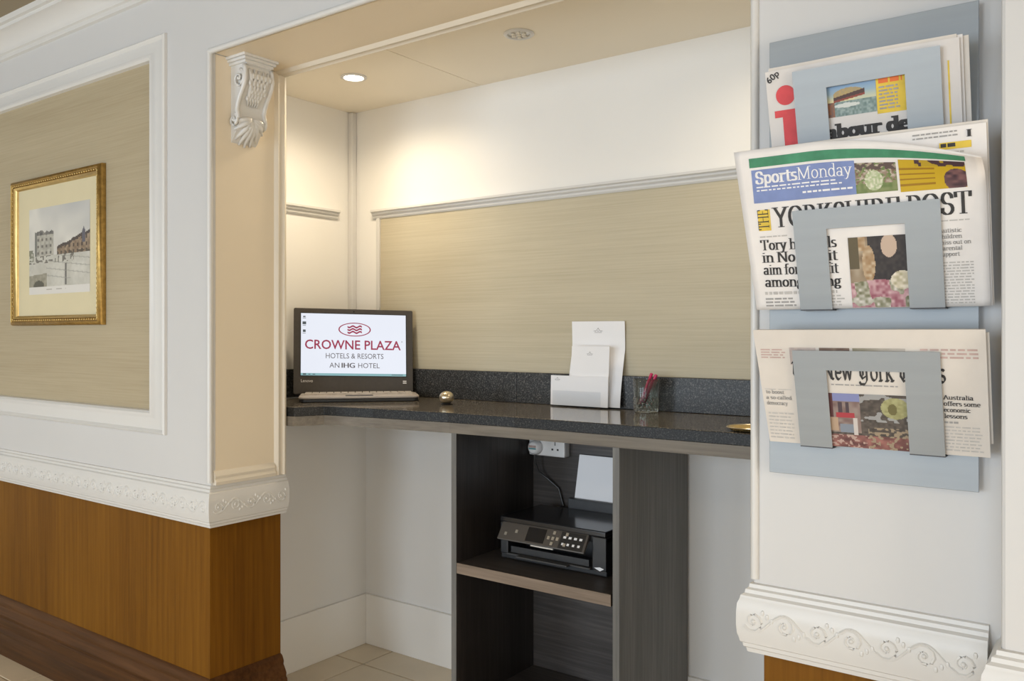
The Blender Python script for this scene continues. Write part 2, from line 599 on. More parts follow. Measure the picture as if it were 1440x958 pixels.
# ---- ceilings
ceil_al = MB()
ceil_al.box(-2.8, -0.11, YJ - 0.005, YB + 0.15, ZC + 0.006, ZC + 0.05)
ceiling_alcove = struct(ceil_al.build('ceiling', M['ceil']), 'cream alcove ceiling of two boards with downlights', 'ceiling')
for x0, x1 in ((XA, -1.9835), (-1.980, -0.25)):
    b = MB()
    b.box(x0, x1, YJ - 0.005, YB, ZC, ZC + 0.008)
    b.build('ceiling_board', M['ceil'], ceiling_alcove, bevel=0.0015)
b = MB()
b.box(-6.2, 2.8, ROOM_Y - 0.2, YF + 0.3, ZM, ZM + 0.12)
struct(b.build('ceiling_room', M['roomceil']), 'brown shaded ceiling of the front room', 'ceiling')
CROWN = [(0.0, 2.425), (0.012, 2.428), (0.014, 2.442), (0.022, 2.446), (0.024, 2.456), (0.032, 2.470), (0.050, 2.488), (0.072, 2.500), (0.080, 2.502), (0.082, 2.514), (0.094, 2.517), (0.098, ZM), (0.0, ZM)]
b = MB()
b.rail([(-6.0, YF), (-0.166, YF)], CROWN)
struct(b.build('trim_1', M['gloss'], smooth=True), 'white crown moulding under the room ceiling', 'moulding')

# ---- floor: base with tiles laid on it
b = MB()
b.box(-6.2, 2.8, ROOM_Y - 0.2, 2.66, -0.06, -0.008)
floor = struct(b.build('floor', M['grout']), 'cream square floor tiles with dark grout', 'floor')
TS, GX, GY, gap = 0.45, -2.452, 2.346, 0.003
tcache = {}
for i in range(-8, 12):
    for j in range(-14, 2):
        x0, x1 = GX + i * TS + gap, GX + (i + 1) * TS - gap
        y0, y1 = GY + j * TS - TS + gap, GY + j * TS - gap
        x0, x1, y1 = max(x0, -6.0), min(x1, 2.55), min(y1, 2.52)
        if y1 - y0 < 0.02 or x1 - x0 < 0.02:
            continue
        key = (round(x1 - x0, 4), round(y1 - y0, 4))
        if key not in tcache:
            b = MB()
            b.box(0, key[0], 0, key[1], -0.008, 0.0)
            o = b.build('tile', M['tile'], bevel=0.0015, seg=1)
            tcache[key] = o
        else:
            o = tcache[key].copy()
            C.objects.link(o)
        o.location = (x0, y0, 0)
        o.parent = floor

# ---- oak wainscot, skirting, dado rails
b = MB()
b.box(-6.0, XL - 0.020, YF + 0.010, YJ - 0.002, 0.0, 0.75)
struct(b.build('wall_wainscot', M['oak']), 'orange-brown oak panelling under the left dado rail', 'panelling')
b = MB()
b.box(XR + 0.018, -0.12, YF + 0.010, YJ - 0.002, 0.0, 0.75)
b.box(-0.155, 2.6, 1.49, YJ - 0.004, 0.0, 0.75)
struct(b.build('wall_wainscot_right', M['oak']), 'brown oak panelling below the newspaper pier', 'panelling')
BASEP = [(0.0, 0.0), (0.055, 0.0), (0.055, 0.07), (0.050, 0.078), (0.050, 0.088), (0.038, 0.100), (0.036, 0.128), (0.030, 0.134), (0.032, 0.146), (0.024, 0.160), (0.016, 0.172), (0.018, 0.184), (0.010, 0.200), (0.0, 0.206)]
b = MB()
b.rail([(-6.0, YF + 0.01), (XL - 0.02, YF + 0.01), (XL - 0.02, YJ - 0.002)], BASEP)
struct(b.build('baseboard_left', M['oakdark'], smooth=True), 'dark moulded oak skirting along the left wall', 'skirting')
b = MB()
b.rail([(XR + 0.018, YJ - 0.002), (XR + 0.018, YF + 0.01), (-0.16, YF + 0.01)], BASEP)
struct(b.build('baseboard_right', M['oakdark'], smooth=True), 'dark moulded oak skirting under the newspaper pier', 'skirting')

DADO = [(0.0, 0.690), (0.008, 0.690), (0.010, 0.698), (0.014, 0.701), (0.015, 0.708), (0.019, 0.711), (0.020, 0.717),
        (0.023, 0.726), (0.0245, 0.742), (0.0245, 0.766), (0.023, 0.784), (0.019, 0.793), (0.018, 0.799), (0.012, 0.803), (0.011, 0.810), (0.006, 0.813), (0.005, 0.820), (0.0, 0.822)]
BAND = lambda z: 0.0240 - ((z - 0.754) / 0.045) ** 2 * 0.0030


def spiral(a, b, s, r0, turns, hand):
    return [(a + hand * r * cos(t), b + r * sin(t)) for k in range(15) for t, r in [(s + turns * 2 * PI * k / 14, r0 * (1 - 0.82 * k / 14))]]


def ornament(mb, p0, p1, out):
    """running scroll in low relief along p0 -> p1 (XY), out = outward unit vector."""
    p0, p1, out = Vector(p0), Vector(p1), Vector(out)
    L = (p1 - p0).length
    n = max(1, round(L / 0.056))
    w = L / n
    d = (p1 - p0).normalized()

    def P(s, z, e=0.0):
        q = p0 + d * s + out * (BAND(z) + e)
        return (q.x, q.y, z)
    for k in range(n):
        c = (k + 0.5) * w
        up = 1 if k % 2 == 0 else -1
        zc = 0.755
        pts = [(c + a, zc + up * bb) for a, bb in spiral(0, 0, -2.6, 0.021, 1.45, 1)]
        mb.tube([P(s, z, -0.0004) for s, z in pts], [0.0036 * (1 - 0.4 * i / 14) for i in range(15)], 6)
        mb.ell(P(c, zc, -0.001), 0.005, 0.005, 0.005, 8, 5)
        pts = [(c + (t - 0.5) * w * 1.0 + w * 0.5, zc - up * 0.020 * cos(PI * t)) for t in [i / 8 for i in range(9)]]
        if k < n - 1:
            mb.tube([P(s, z, -0.0006) for s, z in pts], 0.0030, 6)
        for q in range(3):
            sx = c + w * (0.30 + 0.15 * q)
            zz = zc + up * (0.018 - 0.006 * q)
            if 0.004 < sx < L - 0.004:
                mb.ell(P(sx, zz, -0.0008), 0.0045, 0.004, 0.006, 6, 4)


def dado(name, path, label, segs):
    b = MB()
    b.rail(path, DADO)
    o = struct(b.build(name, M['gloss'], smooth=True), label, 'dado rail')
    b = MB()
    for p0, p1, out in segs:
        ornament(b, p0, p1, out)
    b.build('scroll_ornament', M['gloss'], o, smooth=True, kind='stuff')
    return o


dado('trim_2', [(-6.0, YF), (XL, YF), (XL, YJ)], 'white dado rail with scroll ornament above oak panelling',
     [((-4.2, YF), (XL + 0.02, YF), (0, -1)), ((XL, YF - 0.02), (XL, YJ - 0.004), (1, 0))])
dado('trim_3', [(XR, YJ), (XR, YF), (-0.195, YF)], 'white dado rail with scroll ornament below the newspaper rack',
     [((XR - 0.02, YF), (-0.20, YF), (0, -1)), ((XR, YJ), (XR, YF - 0.02), (-1, 0))])
dado('trim_4', [(-0.166, YJ), (-0.166, 1.478), (2.6, 1.478)], 'short white dado rail end at the far right',
     [((-0.166, 1.478), (0.6, 1.478), (0, -1))])

# ---- white skirting inside the alcove
for nm, lab, boxes in (('baseboard_alcove_left', 'tall white skirting of the alcove side wall', (-2.617, -2.603, YJ, YB + 0.02)),
                       ('baseboard_alcove_back', 'tall white skirting of the alcove back wall', (-2.603, -0.25, YB + 0.006, YB + 0.02))):
    x0, x1, y0, y1 = boxes
    b = MB()
    b.box(x0, x1, y0, y1, 0.0, 0.209)
    struct(b.build(nm, M['skirt'], bevel=0.003), lab, 'skirting')

# ---- the unseen sides of the room: they carry the windows
b = MB()
xs = [-6.2] + [v for w in WINDOWS for v in w] + [2.8]
for k in range(0, len(xs), 2):
    b.box(xs[k], xs[k + 1], ROOM_Y - 0.2, ROOM_Y, 0.0, ZM)
for xa, xb in WINDOWS:
    b.box(xa, xb, ROOM_Y - 0.2, ROOM_Y, 0.0, 0.12)
    b.box(xa, xb, ROOM_Y - 0.2, ROOM_Y, 2.25, ZM)
struct(b.build('wall_front', M['curtainwall']), 'room wall with three tall windows facing the alcove', 'wall')
for nm, x0, x1 in (('wall_side_left', -6.2, -6.0), ('wall_side_right', 2.6, 2.8)):
    b = MB()
    if x0 < 0:
        b.box(x0, x1, ROOM_Y, YF + 0.3, 0.0, ZM)
    else:
        b.box(x0, x1, ROOM_Y, -0.55, 0.0, ZM)
        b.box(x0, x1, 1.05, YF + 0.3, 0.0, ZM)
        b.box(x0, x1, -0.55, 1.05, 2.12, ZM)
    struct(b.build(nm, M['curtainwall']), 'plain %s wall of the front room' % ('left' if x0 < 0 else 'right'), 'wall')
b = MB()
for y in (-0.55, 0.20, 0.95):
    b.box(2.66, 2.72, y, y + 0.10, 0.0, 2.12)
for z in (0.0, 1.0, 2.02):
    b.box(2.662, 2.718, -0.55, 1.05, z, z + 0.10)
struct(b.build('added_door_1', M['gloss']), 'unseen white double door added in the right wall for the warm fill light', 'door')  # made-up door frame, added to go with the warm fill light
for k, (xa, xb) in enumerate(WINDOWS):
    b = MB()
    for x in (xa, (xa + xb) / 2 - 0.025, xb - 0.05):
        b.box(x, x + 0.05, ROOM_Y - 0.12, ROOM_Y - 0.06, 0.12, 2.25)
    for z in (0.12, 1.6, 2.2):
        b.box(xa, xb, ROOM_Y - 0.118, ROOM_Y - 0.062, z, z + 0.05)
    struct(b.build('window_%d' % (k + 1), M['gloss']), 'white framed window %s of the front room' % ('left', 'middle', 'right')[k], 'window')

# ================================================================= CORBEL
cy0, cy1 = 1.650, 1.768
cor = thing('corbel', 'white plaster scroll corbel with acanthus leaf under the header', 'corbel', (XL, (cy0 + cy1) / 2, ZS))
CP = [(0.0, -0.005), (0.090, -0.005), (0.092, -0.016), (0.084, -0.020), (0.084, -0.030), (0.076, -0.034), (0.080, -0.050), (0.082, -0.070), (0.077, -0.090), (0.066, -0.110), (0.053, -0.130),
      (0.043, -0.150), (0.038, -0.170), (0.042, -0.186), (0.046, -0.200), (0.044, -0.216), (0.034, -0.232), (0.022, -0.246), (0.012, -0.262), (0.0, -0.272)]
b = MB()
b.prism([(p, z) for p, z in CP], lambda p, z, h: (XL + p, h, ZS + z), cy0 + 0.012, cy1 - 0.012)
b.build('scroll_body', M['gloss'], cor, smooth=True)
b = MB()
for i in range(3):
    e = 0.006 * i
    b.box(XL, XL + 0.098 - e, cy0 - 0.008 + e, cy1 + 0.008 - e, ZS - 0.010 - 0.009 * i, ZS - 0.001 - 0.009 * i)
b.build('abacus', M['gloss'], cor, bevel=0.002)
for yy, sg in ((cy0 + 0.008, -1), (cy1 - 0.008, 1)):
    b = MB()
    pts = []
    for p, z in CP[5:15]:
        pts.append((XL + p + 0.001, yy, ZS + z))
    b.tube(pts, 0.0075, 8)
    for (a0, z0, r) in ((0.052, -0.075, 0.030), (0.026, -0.203, 0.022)):
        sp = [(XL + a0 + r * (1 - 0.85 * k / 24) * cos(1.2 - 0.36 * k), yy + sg * 0.004, ZS + z0 + r * (1 - 0.85 * k / 24) * sin(1.2 - 0.36 * k)) for k in range(25)]
        b.tube(sp, [0.0055 * (1 - 0.5 * k / 24) for k in range(25)], 6)
        b.ell((XL + a0, yy + sg * 0.004, ZS + z0), 0.006, 0.006, 0.006, 8, 6)
    b.build('volute', M['gloss'], cor, smooth='all')


def cface(z):
    for (p0, z0), (p1, z1) in zip(CP[4:], CP[5:]):
        if z1 <= z <= z0:
            return p0 + (p1 - p0) * (z0 - z) / (z0 - z1 + 1e-9)
    return 0.0


ym = (cy0 + cy1) / 2
for k in range(5):                      # pendant leaves down the face
    s = (k - 2) / 2
    b = MB()
    pts = [(XL + cface(-0.045 - 0.022 * t) + 0.003, ym + s * (0.036 - 0.004 * t), ZS - 0.045 - 0.022 * t) for t in range(6)]
    b.tube(pts, [0.004, 0.007, 0.006, 0.008, 0.006, 0.003], 7)
    for t in range(1, 5):
        p = Vector(pts[t])
        b.ell(p + Vector((0.003, 0.006 * (1 if t % 2 else -1), 0)), 0.006, 0.006, 0.010, 8, 5)
    b.build('leaf', M['gloss'], cor, smooth='all')
for k in range(9):                      # acanthus fan at the foot
    a = rad(-80 + 20 * k)
    b = MB()
    n = 7
    pts, rr = [], []
    for t in range(n):
        q = t / (n - 1)
        zz = -0.195 - 0.085 * q * cos(a) * (1.0 if abs(a) < 1 else 0.9)
        yy = ym + 0.062 * q * sin(a)
        pts.append((XL + max(0.006, cface(max(zz, -0.270)) * (1 - 0.25 * abs(sin(a)) * q)) + 0.012 * sin(PI * q) * 0.6, yy, ZS + zz))
        rr.append(0.004 + 0.006 * sin(PI * min(1, q * 1.05 + 0.05)))
    b.tube(pts, rr, 7)
    b.build('leaf', M['gloss'], cor, smooth='all')

# ================================================================= DOWNLIGHTS
def downlight(x, y, label, lit, power=0):
    t = thing('ceiling_downlight', label, 'downlight', (x, y, ZC), 'recessed downlights in the alcove ceiling')
    b = MB()
    b.lathe([(0.037, 0.0), (0.047, 0.0), (0.048, -0.003), (0.044, -0.006), (0.037, -0.006), (0.034, -0.002), (0.034, 0.003)], (x, y, ZC), 40)
    b.build('trim_ring', M['gloss'], t, smooth=True)
    b = MB()
    b.lathe([(0.034, -0.001), (0.020, -0.0035), (0.0005, -0.004)], (x, y, ZC), 32)
    b.build('lens', M['lamp'] if lit else M['chrome'], t, smooth=True)
    if not lit:
        for k in range(7):
            a = k * PI / 3
            r = 0.0 if k == 6 else 0.019
            b = MB()
            b.lathe([(0.0075, -0.003), (0.0070, -0.007), (0.004, -0.009), (0.0004, -0.0095)], (x + r * cos(a), y + r * sin(a), ZC), 12)
            b.build('led', M['led'], t, smooth=True)
    else:
        ld = bpy.data.lights.new('downlight_beam', 'SPOT')
        ld.energy = power
        ld.color = (1.0, 0.83, 0.59)
        ld.spot_size = rad(162)
        ld.spot_blend = 1.0
        ld.shadow_soft_size = 0.035
        lo = bpy.data.objects.new('downlight_beam', ld)
        lo.location = (0, 0, -0.02)
        lo.parent = t
        C.objects.link(lo)
    return t


downlight(-2.286, 2.141, 'small recessed downlight glowing white above the laptop', True, 19)
downlight(-1.543, 2.135, 'unlit recessed downlight with a cluster of small lenses', False)
downlight(-0.80, 2.135, 'lit recessed downlight hidden behind the newspaper pier', True, 8)

# warm recessed lamps of the front room, in its ceiling in front of the alcove
for k, (x, y, pw) in enumerate(((1.0, -1.2, 26), (-0.8, -1.2, 50), (-3.0, -0.9, 38))):
    t = thing('room_downlight', ('warm lamp in the room ceiling near the newspaper rack', 'warm lamp in the room ceiling facing the counter', 'warm lamp in the room ceiling near the framed print')[k], 'downlight', (x, y, ZM), 'recessed lamps in the room ceiling')
    b = MB()
    b.lathe([(0.045, 0.0), (0.060, 0.0), (0.060, -0.005), (0.050, -0.008), (0.045, -0.004)], (x, y, ZM), 32)
    b.build('trim_ring', M['gloss'], t, smooth=True)
    b = MB()
    b.lathe([(0.045, -0.001), (0.020, -0.003), (0.0005, -0.0035)], (x, y, ZM), 24)
    b.build('lens', M['lamp'], t, smooth=True)
    ld = bpy.data.lights.new('room_lamp_beam', 'SPOT')
    ld.energy = pw
    ld.color = (1.0, 0.80, 0.55)
    ld.spot_size = rad(165)
    ld.spot_blend = 1.0
    ld.shadow_soft_size = 0.06
    lo = bpy.data.objects.new('room_lamp_beam', ld)
    lo.location = (0, 0, -0.03)
    lo.parent = t
    C.objects.link(lo)

# ================================================================= COUNTER
ct = thing('countertop', 'polished black granite counter on a brown wood edge, L-shaped', 'countertop', (-1.5, 2.3, ZT))
OUT = [(-2.611, 1.8795), (-2.297, 1.8795), (-2.252, 1.972), (-2.05, 2.005), (-1.75, 2.04), (-1.5, 2.052), (-0.252, 2.052), (-0.252, 2.498), (-2.611, 2.498)]
b = MB()
b.prism(OUT, lambda x, y, h: (x, y, h), ZT - 0.032, ZT, 0, 1)
b.build('granite_slab', [M['granite'], M['edge']], ct, bevel=0.002)
b = MB()
inner = [(-2.55, 1.8795), (-2.302, 1.8795), (-2.257, 1.977), (-2.05, 2.011), (-1.75, 2.046), (-1.5, 2.058), (-0.252, 2.058), (-0.252, 2.08), (-1.5, 2.08), (-1.76, 2.068), (-2.06, 2.033), (-2.28, 1.995), (-2.33, 1.90), (-2.55, 1.90)]
b.prism(inner, lambda x, y, h: (x, y, h), ZT - 0.065, ZT - 0.0325)
b.build('fascia_board', M['fascia'], ct)
for x0, x1 in ((-2.654, -1.802), (-1.800, -0.252)):
    b = MB()
    b.box(x0, x1, 2.478, 2.4965, ZT + 0.0005, ZT + 0.110)
    b.build('backsplash', M['splash'], ct, bevel=0.0015)
b = MB()
b.box(-2.674, -2.655, 1.8795, 2.4965, ZT + 0.0005, ZT + 0.110)
b.build('backsplash', M['splash'], ct, bevel=0.0015)

# ================================================================= CABINET
CX0, CX1, CYF, CYB = -1.754, -1.149, 2.062, 2.503
cab = thing('printer_cabinet', 'dark brown open wooden cabinet holding the printer under the counter', 'cabinet', ((CX0 + CX1) / 2, 2.3, 0))
ZCB = ZT - 0.066
for x0, x1 in ((CX0, CX0 + 0.020), (CX1 - 0.020, CX1)):
    b = MB()
    b.box(x0, x1, CYF, CYB, 0.0005, ZCB)
    o = b.build('side_panel', M['wengedark'], cab, bevel=0.001)
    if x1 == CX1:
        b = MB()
        b.box(x1, x1 + 0.0008, CYF, CYB, 0.0005, ZCB)  # thin skin carrying the lighter, better-lit tone of this side
        b.build('lit_outer_face', M['wengelit'], o, label='outer face of the dark side panel, lightened as if better lit')
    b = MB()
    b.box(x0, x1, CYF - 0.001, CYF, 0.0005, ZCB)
    b.build('edge_strip', M['wengelit'], o)
b = MB()
b.box(CX0 + 0.020, CX1 - 0.020, 2.488, 2.50, 0.0005, ZCB)
b.build('back_panel', M['wengex'], cab)
b = MB()
b.box(CX0 + 0.021, CX1 - 0.027, CYF + 0.002, 2.487, 0.541, 0.574)
shf = b.build('shelf', M['wengex'], cab)
b = MB()
b.box(CX0 + 0.021, CX1 - 0.027, CYF, CYF + 0.002, 0.541, 0.574)
b.build('edge_strip', M['wengeedge'], shf)
b = MB()
b.box(CX0 + 0.021, CX1 - 0.021, CYF + 0.01, 2.487, 0.095, 0.118)
b.build('bottom_panel', M['wengex'], cab)
b = MB()
b.box(CX0 + 0.021, CX1 - 0.021, CYF + 0.05, CYF + 0.066, 0.001, 0.094)
b.build('plinth', M['wenge'], cab)

# ================================================================= 2-D type
def hull(pts):
    pts = sorted(set((round(x, 6), round(y, 6)) for x, y in pts))
    if len(pts) < 3:
        return pts

    def half(ps):
        h = []
        for p in ps:
            while len(h) >= 2 and (h[-1][0] - h[-2][0]) * (p[1] - h[-2][1]) - (h[-1][1] - h[-2][1]) * (p[0] - h[-2][0]) <= 0:
                h.pop()
            h.append(p)
        return h
    lo, up = half(pts), half(pts[::-1])
    return lo[:-1] + up[:-1]


def arc(cx, cy, rx, ry, a0=0, a1=360, n=12):
    return [(cx + rx * cos(rad(a0 + (a1 - a0) * k / n)), cy + ry * sin(rad(a0 + (a1 - a0) * k / n))) for k in range(n + 1)]


def st(x, y0, y1, s0=1, s1=1, hw=0.085):
    r = [[(x, y0), (x, y1)]]
    if s0:
        r.append([(x - hw, y0), (x + hw, y0)])
    if s1:
        r.append([(x - hw if s1 != 2 else x - hw, y1), (x + (hw if s1 == 1 else 0), y1)])
    return r


X_, A_, K_, D_ = 0.48, 0.74, 0.70, -0.22
GL = {
    'a': (0.46, st(0.34, 0.0, 0.34, 0, 0) + [[(0.34, 0.0), (0.43, 0.0)], arc(0.21, 0.34, 0.13, 0.14, 0, 160, 7), arc(0.19, 0.13, 0.14, 0.13)]),
    'b': (0.52, st(0.12, 0.0, A_, 0, 2) + [arc(0.28, 0.24, 0.17, 0.24)]),
    'c': (0.43, [arc(0.23, 0.24, 0.18, 0.24, 45, 315)]),
    'd': (0.52, st(0.40, 0.0, A_, 0, 2) + [[(0.40, 0), (0.49, 0)], arc(0.24, 0.24, 0.17, 0.24)]),
    'e': (0.45, [[(0.07, 0.26), (0.39, 0.26)], arc(0.23, 0.24, 0.17, 0.24, 5, 315)]),
    'f': (0.32, st(0.14, 0.0, 0.6, 1, 0) + [arc(0.25, 0.6, 0.11, 0.13, 180, 50, 5), [(0.02, X_), (0.28, X_)]]),
    'g': (0.48, [arc(0.22, 0.30, 0.14, 0.17), arc(0.22, -0.09, 0.17, 0.11), [(0.12, 0.16), (0.08, 0.04), (0.30, 0.02)], [(0.33, 0.44), (0.45, 0.48)]]),
    'h': (0.55, st(0.12, 0.0, A_, 1, 2) + [arc(0.28, 0.30, 0.16, 0.18, 180, 0, 7)] + st(0.44, 0.0, 0.30, 1, 0)),
    'i': (0.27, st(0.14, 0.0, X_, 1, 2) + [[(0.13, 0.64), (0.15, 0.66)]]),
    'k': (0.52, st(0.12, 0.0, A_, 1, 2) + [[(0.14, 0.2), (0.40, X_)], [(0.22, 0.27), (0.44, 0.0)], [(0.36, 0), (0.50, 0)], [(0.32, X_), (0.48, X_)]]),
    'l': (0.27, st(0.14, 0.0, A_, 1, 2)),
    'm': (0.80, st(0.12, 0.0, X_, 1, 2) + [arc(0.26, 0.31, 0.14, 0.17, 180, 0, 7), arc(0.54, 0.31, 0.14, 0.17, 180, 0, 7)] + st(0.40, 0, 0.31, 1, 0) + st(0.68, 0, 0.31, 1, 0)),
    'n': (0.55, st(0.12, 0.0, X_, 1, 2) + [arc(0.28, 0.30, 0.16, 0.18, 180, 0, 7)] + st(0.44, 0.0, 0.30, 1, 0)),
    'o': (0.50, [arc(0.25, 0.24, 0.18, 0.24)]),
    'p': (0.52, st(0.12, D_, X_, 1, 2) + [arc(0.28, 0.24, 0.17, 0.24)]),
    'r': (0.40, st(0.13, 0.0, X_, 1, 2) + [arc(0.27, 0.33, 0.14, 0.15, 170, 60, 5), [(0.33, 0.44), (0.35, 0.42)]]),
    's': (0.40, [arc(0.20, 0.36, 0.13, 0.115, 40, 270, 8) + arc(0.20, 0.125, 0.14, 0.12, 90, -140, 8)]),
    't': (0.34, [[(0.15, 0.62), (0.15, 0.1)], arc(0.24, 0.1, 0.09, 0.1, 180, 310, 5), [(0.03, X_), (0.29, X_)]]),
    'u': (0.55, st(0.42, 0.0, X_, 0, 2) + [[(0.42, 0), (0.50, 0)], arc(0.26, 0.18, 0.16, 0.18, 180, 360, 7)] + st(0.10, 0.18, X_, 0, 2)),
    'v': (0.48, [[(0.06, X_), (0.24, 0.0)], [(0.24, 0), (0.42, X_)], [(0, X_), (0.15, X_)], [(0.35, X_), (0.48, X_)]]),
    'w': (0.70, [[(0.06, X_), (0.20, 0.0)], [(0.20, 0), (0.34, X_)], [(0.34, X_), (0.48, 0)], [(0.48, 0), (0.62, X_)], [(0, X_), (0.15, X_)], [(0.55, X_), (0.69, X_)]]),
    'x': (0.48, [[(0.07, X_), (0.41, 0.0)], [(0.40, X_), (0.07, 0.0)], [(0, X_), (0.16, X_)], [(0.33, X_), (0.47, X_)], [(0, 0), (0.15, 0)], [(0.32, 0), (0.48, 0)]]),
    'y': (0.48, [[(0.06, X_), (0.25, 0.02)], [(0.42, X_), (0.20, -0.14), (0.10, -0.21), (0.04, -0.17)], [(0, X_), (0.15, X_)], [(0.34, X_), (0.48, X_)]]),
    'A': (0.70, [[(0.34, K_), (0.62, 0)], [(0.33, K_), (0.08, 0)], [(0.16, 0.23), (0.52, 0.23)], [(0, 0), (0.16, 0)], [(0.52, 0), (0.70, 0)]]),
    'B': (0.62, st(0.14, 0, K_, 1, 1) + [arc(0.30, 0.53, 0.19, 0.17, 90, -90, 8), arc(0.32, 0.18, 0.21, 0.18, 90, -90, 8), [(0.14, 0), (0.32, 0)], [(0.14, 0.36), (0.32, 0.36)], [(0.14, K_), (0.30, K_)]]),
    'C': (0.66, [arc(0.35, 0.35, 0.28, 0.36, 40, 320, 16)]),
    'D': (0.70, st(0.14, 0, K_, 1, 1) + [arc(0.28, 0.35, 0.34, 0.35, 90, -90, 10)]),
    'E': (0.60, st(0.14, 0, K_, 1, 1) + [[(0.14, K_), (0.50, K_), (0.51, 0.54)], [(0.14, 0.36), (0.38, 0.36)], [(0.14, 0), (0.52, 0), (0.54, 0.18)]]),
    'H': (0.76, st(0.14, 0, K_) + st(0.60, 0, K_) + [[(0.14, 0.36), (0.60, 0.36)]]),
    'I': (0.32, st(0.16, 0, K_)),
    'K': (0.70, st(0.14, 0, K_) + [[(0.18, 0.30), (0.52, K_)], [(0.28, 0.40), (0.58, 0.0)], [(0.48, 0), (0.70, 0)], [(0.42, K_), (0.62, K_)]]),
    'L': (0.56, st(0.14, 0, K_) + [[(0.14, 0), (0.48, 0), (0.50, 0.2)]]),
    'M': (0.86, st(0.12, 0, K_, 1, 2) + [[(0.12, K_), (0.42, 0.05)], [(0.42, 0.05), (0.72, K_)]] + st(0.72, 0, K_, 1, 0) + [[(0.72, K_), (0.84, K_)]]),
    'N': (0.74, st(0.12, 0, K_, 1, 2) + [[(0.13, K_), (0.60, 0.0)]] + st(0.61, 0, K_, 0, 1)),
    'O': (0.74, [arc(0.37, 0.35, 0.29, 0.36, 0, 360, 18)]),
    'P': (0.58, st(0.14, 0, K_) + [arc(0.28, 0.52, 0.22, 0.18, 90, -90, 8), [(0.14, K_), (0.28, K_)], [(0.14, 0.34), (0.28, 0.34)]]),
    'R': (0.66, st(0.14, 0, K_) + [arc(0.28, 0.53, 0.20, 0.17, 90, -90, 8), [(0.14, K_), (0.28, K_)], [(0.14, 0.36), (0.28, 0.36)], [(0.30, 0.36), (0.56, 0.0)], [(0.54, 0), (0.68, 0)]]),
    'S': (0.54, [arc(0.27, 0.52, 0.18, 0.185, 30, 270, 9) + arc(0.27, 0.17, 0.20, 0.18, 90, -150, 9), [(0.43, 0.62), (0.45, 0.52)], [(0.09, 0.2), (0.08, 0.06)]]),
    'T': (0.66, st(0.33, 0, K_, 1, 0) + [[(0.06, 0.54), (0.05, K_), (0.61, K_), (0.60, 0.54)]]),
    'Y': (0.68, [[(0.08, K_), (0.34, 0.32)], [(0.34, 0.32), (0.60, K_)], [(0, K_), (0.18, K_)], [(0.50, K_), (0.70, K_)]] + st(0.34, 0, 0.32, 1, 0)),
    ',': (0.22, [[(0.11, 0.02), (0.07, -0.1)]]), '.': (0.22, [[(0.1, 0.01), (0.12, 0.02)]]), '-': (0.3, [[(0.04, 0.24), (0.26, 0.24)]]), ' ': (0.24, []),
    # blackletter forms used only for the masthead
    '\u0152': (0.80, [[(0.52, K_), (0.22, 0.58), (0.16, 0.2), (0.34, 0.0), (0.60, 0.12)], [(0.10, 0.62), (0.40, 0.70), (0.62, 0.62)], [(0.36, 0.6), (0.36, 0.12)]]),
    '\u00d1': (0.82, [[(0.06, 0.58), (0.18, 0.68), (0.30, 0.56), (0.58, 0.06), (0.72, 0.0)], [(0.22, 0.6), (0.22, 0.08), (0.06, 0.0)], [(0.62, 0.06), (0.62, 0.60), (0.74, 0.70)]]),
    '\u00dd': (0.80, [[(0.08, 0.66), (0.20, 0.62), (0.22, 0.2), (0.34, 0.06), (0.56, 0.16)], [(0.50, 0.70), (0.60, 0.60), (0.60, 0.0), (0.46, -0.16), (0.22, -0.16), (0.14, -0.08)], [(0.38, 0.62), (0.38, 0.2)]]),
}


def type_polys(text, w=0.11, t=0.03, ang=0.0, track=0.0):
    """broad-nib lettering -> convex polygons, em units; returns polys, width."""
    ca, sa = cos(ang), sin(ang)
    nib = [(a * ca - bb * sa, a * sa + bb * ca) for a, bb in ((-w / 2, -t / 2), (w / 2, -t / 2), (w / 2, t / 2), (-w / 2, t / 2))]
    out, x = [], 0.0
    for ch in text:
        adv, strokes = GL[ch]
        for s in strokes:
            for (ax, ay), (bx, by) in zip(s, s[1:]):
                out.append(hull([(x + ax + i, ay + j) for i, j in nib] + [(x + bx + i, by + j) for i, j in nib]))
        x += adv + track
    return out, x


def sans(text, bold=0.0):
    """built-in sans type as flat polygons; returns polys, (x0, x1, y0, y1)."""
    cu = bpy.data.curves.new('type', 'FONT')
    cu.body = text
    cu.resolution_u = 3
    cu.offset = bold
    ob = bpy.data.objects.new('type', cu)
    C.objects.link(ob)
    dg = bpy.context.evaluated_depsgraph_get()
    me = bpy.data.meshes.new_from_object(ob.evaluated_get(dg))
    vs = [(v.co.x, v.co.y) for v in me.vertices]
    polys = [[vs[i] for i in p.vertices] for p in me.polygons]
    bpy.data.objects.remove(ob)
    bpy.data.curves.remove(cu)
    bpy.data.meshes.remove(me)
    xs_, ys_ = [v[0] for v in vs], [v[1] for v in vs]
    return polys, (min(xs_), max(xs_), min(ys_), max(ys_))


def put(mb, polys, f, mi=0):
    for p in polys:
        mb.face([f(x, y) for x, y in p], mi)


def put_sans(mb, text, x0, x1, y0, y1, f, mi=0, bold=0.0):
    """fit a sans text into a box of the target plane."""
    polys, (a, b_, c, d) = sans(text, bold)
    put(mb, polys, lambda x, y: f(x0 + (x - a) / (b_ - a) * (x1 - x0), y0 + (y - c) / (d - c) * (y1 - y0)), mi)


# tiny value noise for printed pictures
def hsh(i, j, s):
    n = (i * 374761393 + j * 668265263 + s * 974634777) & 0xffffffff
    n = ((n ^ (n >> 13)) * 1274126177) & 0xffffffff
    return ((n ^ (n >> 16)) & 0xffff) / 65535.0


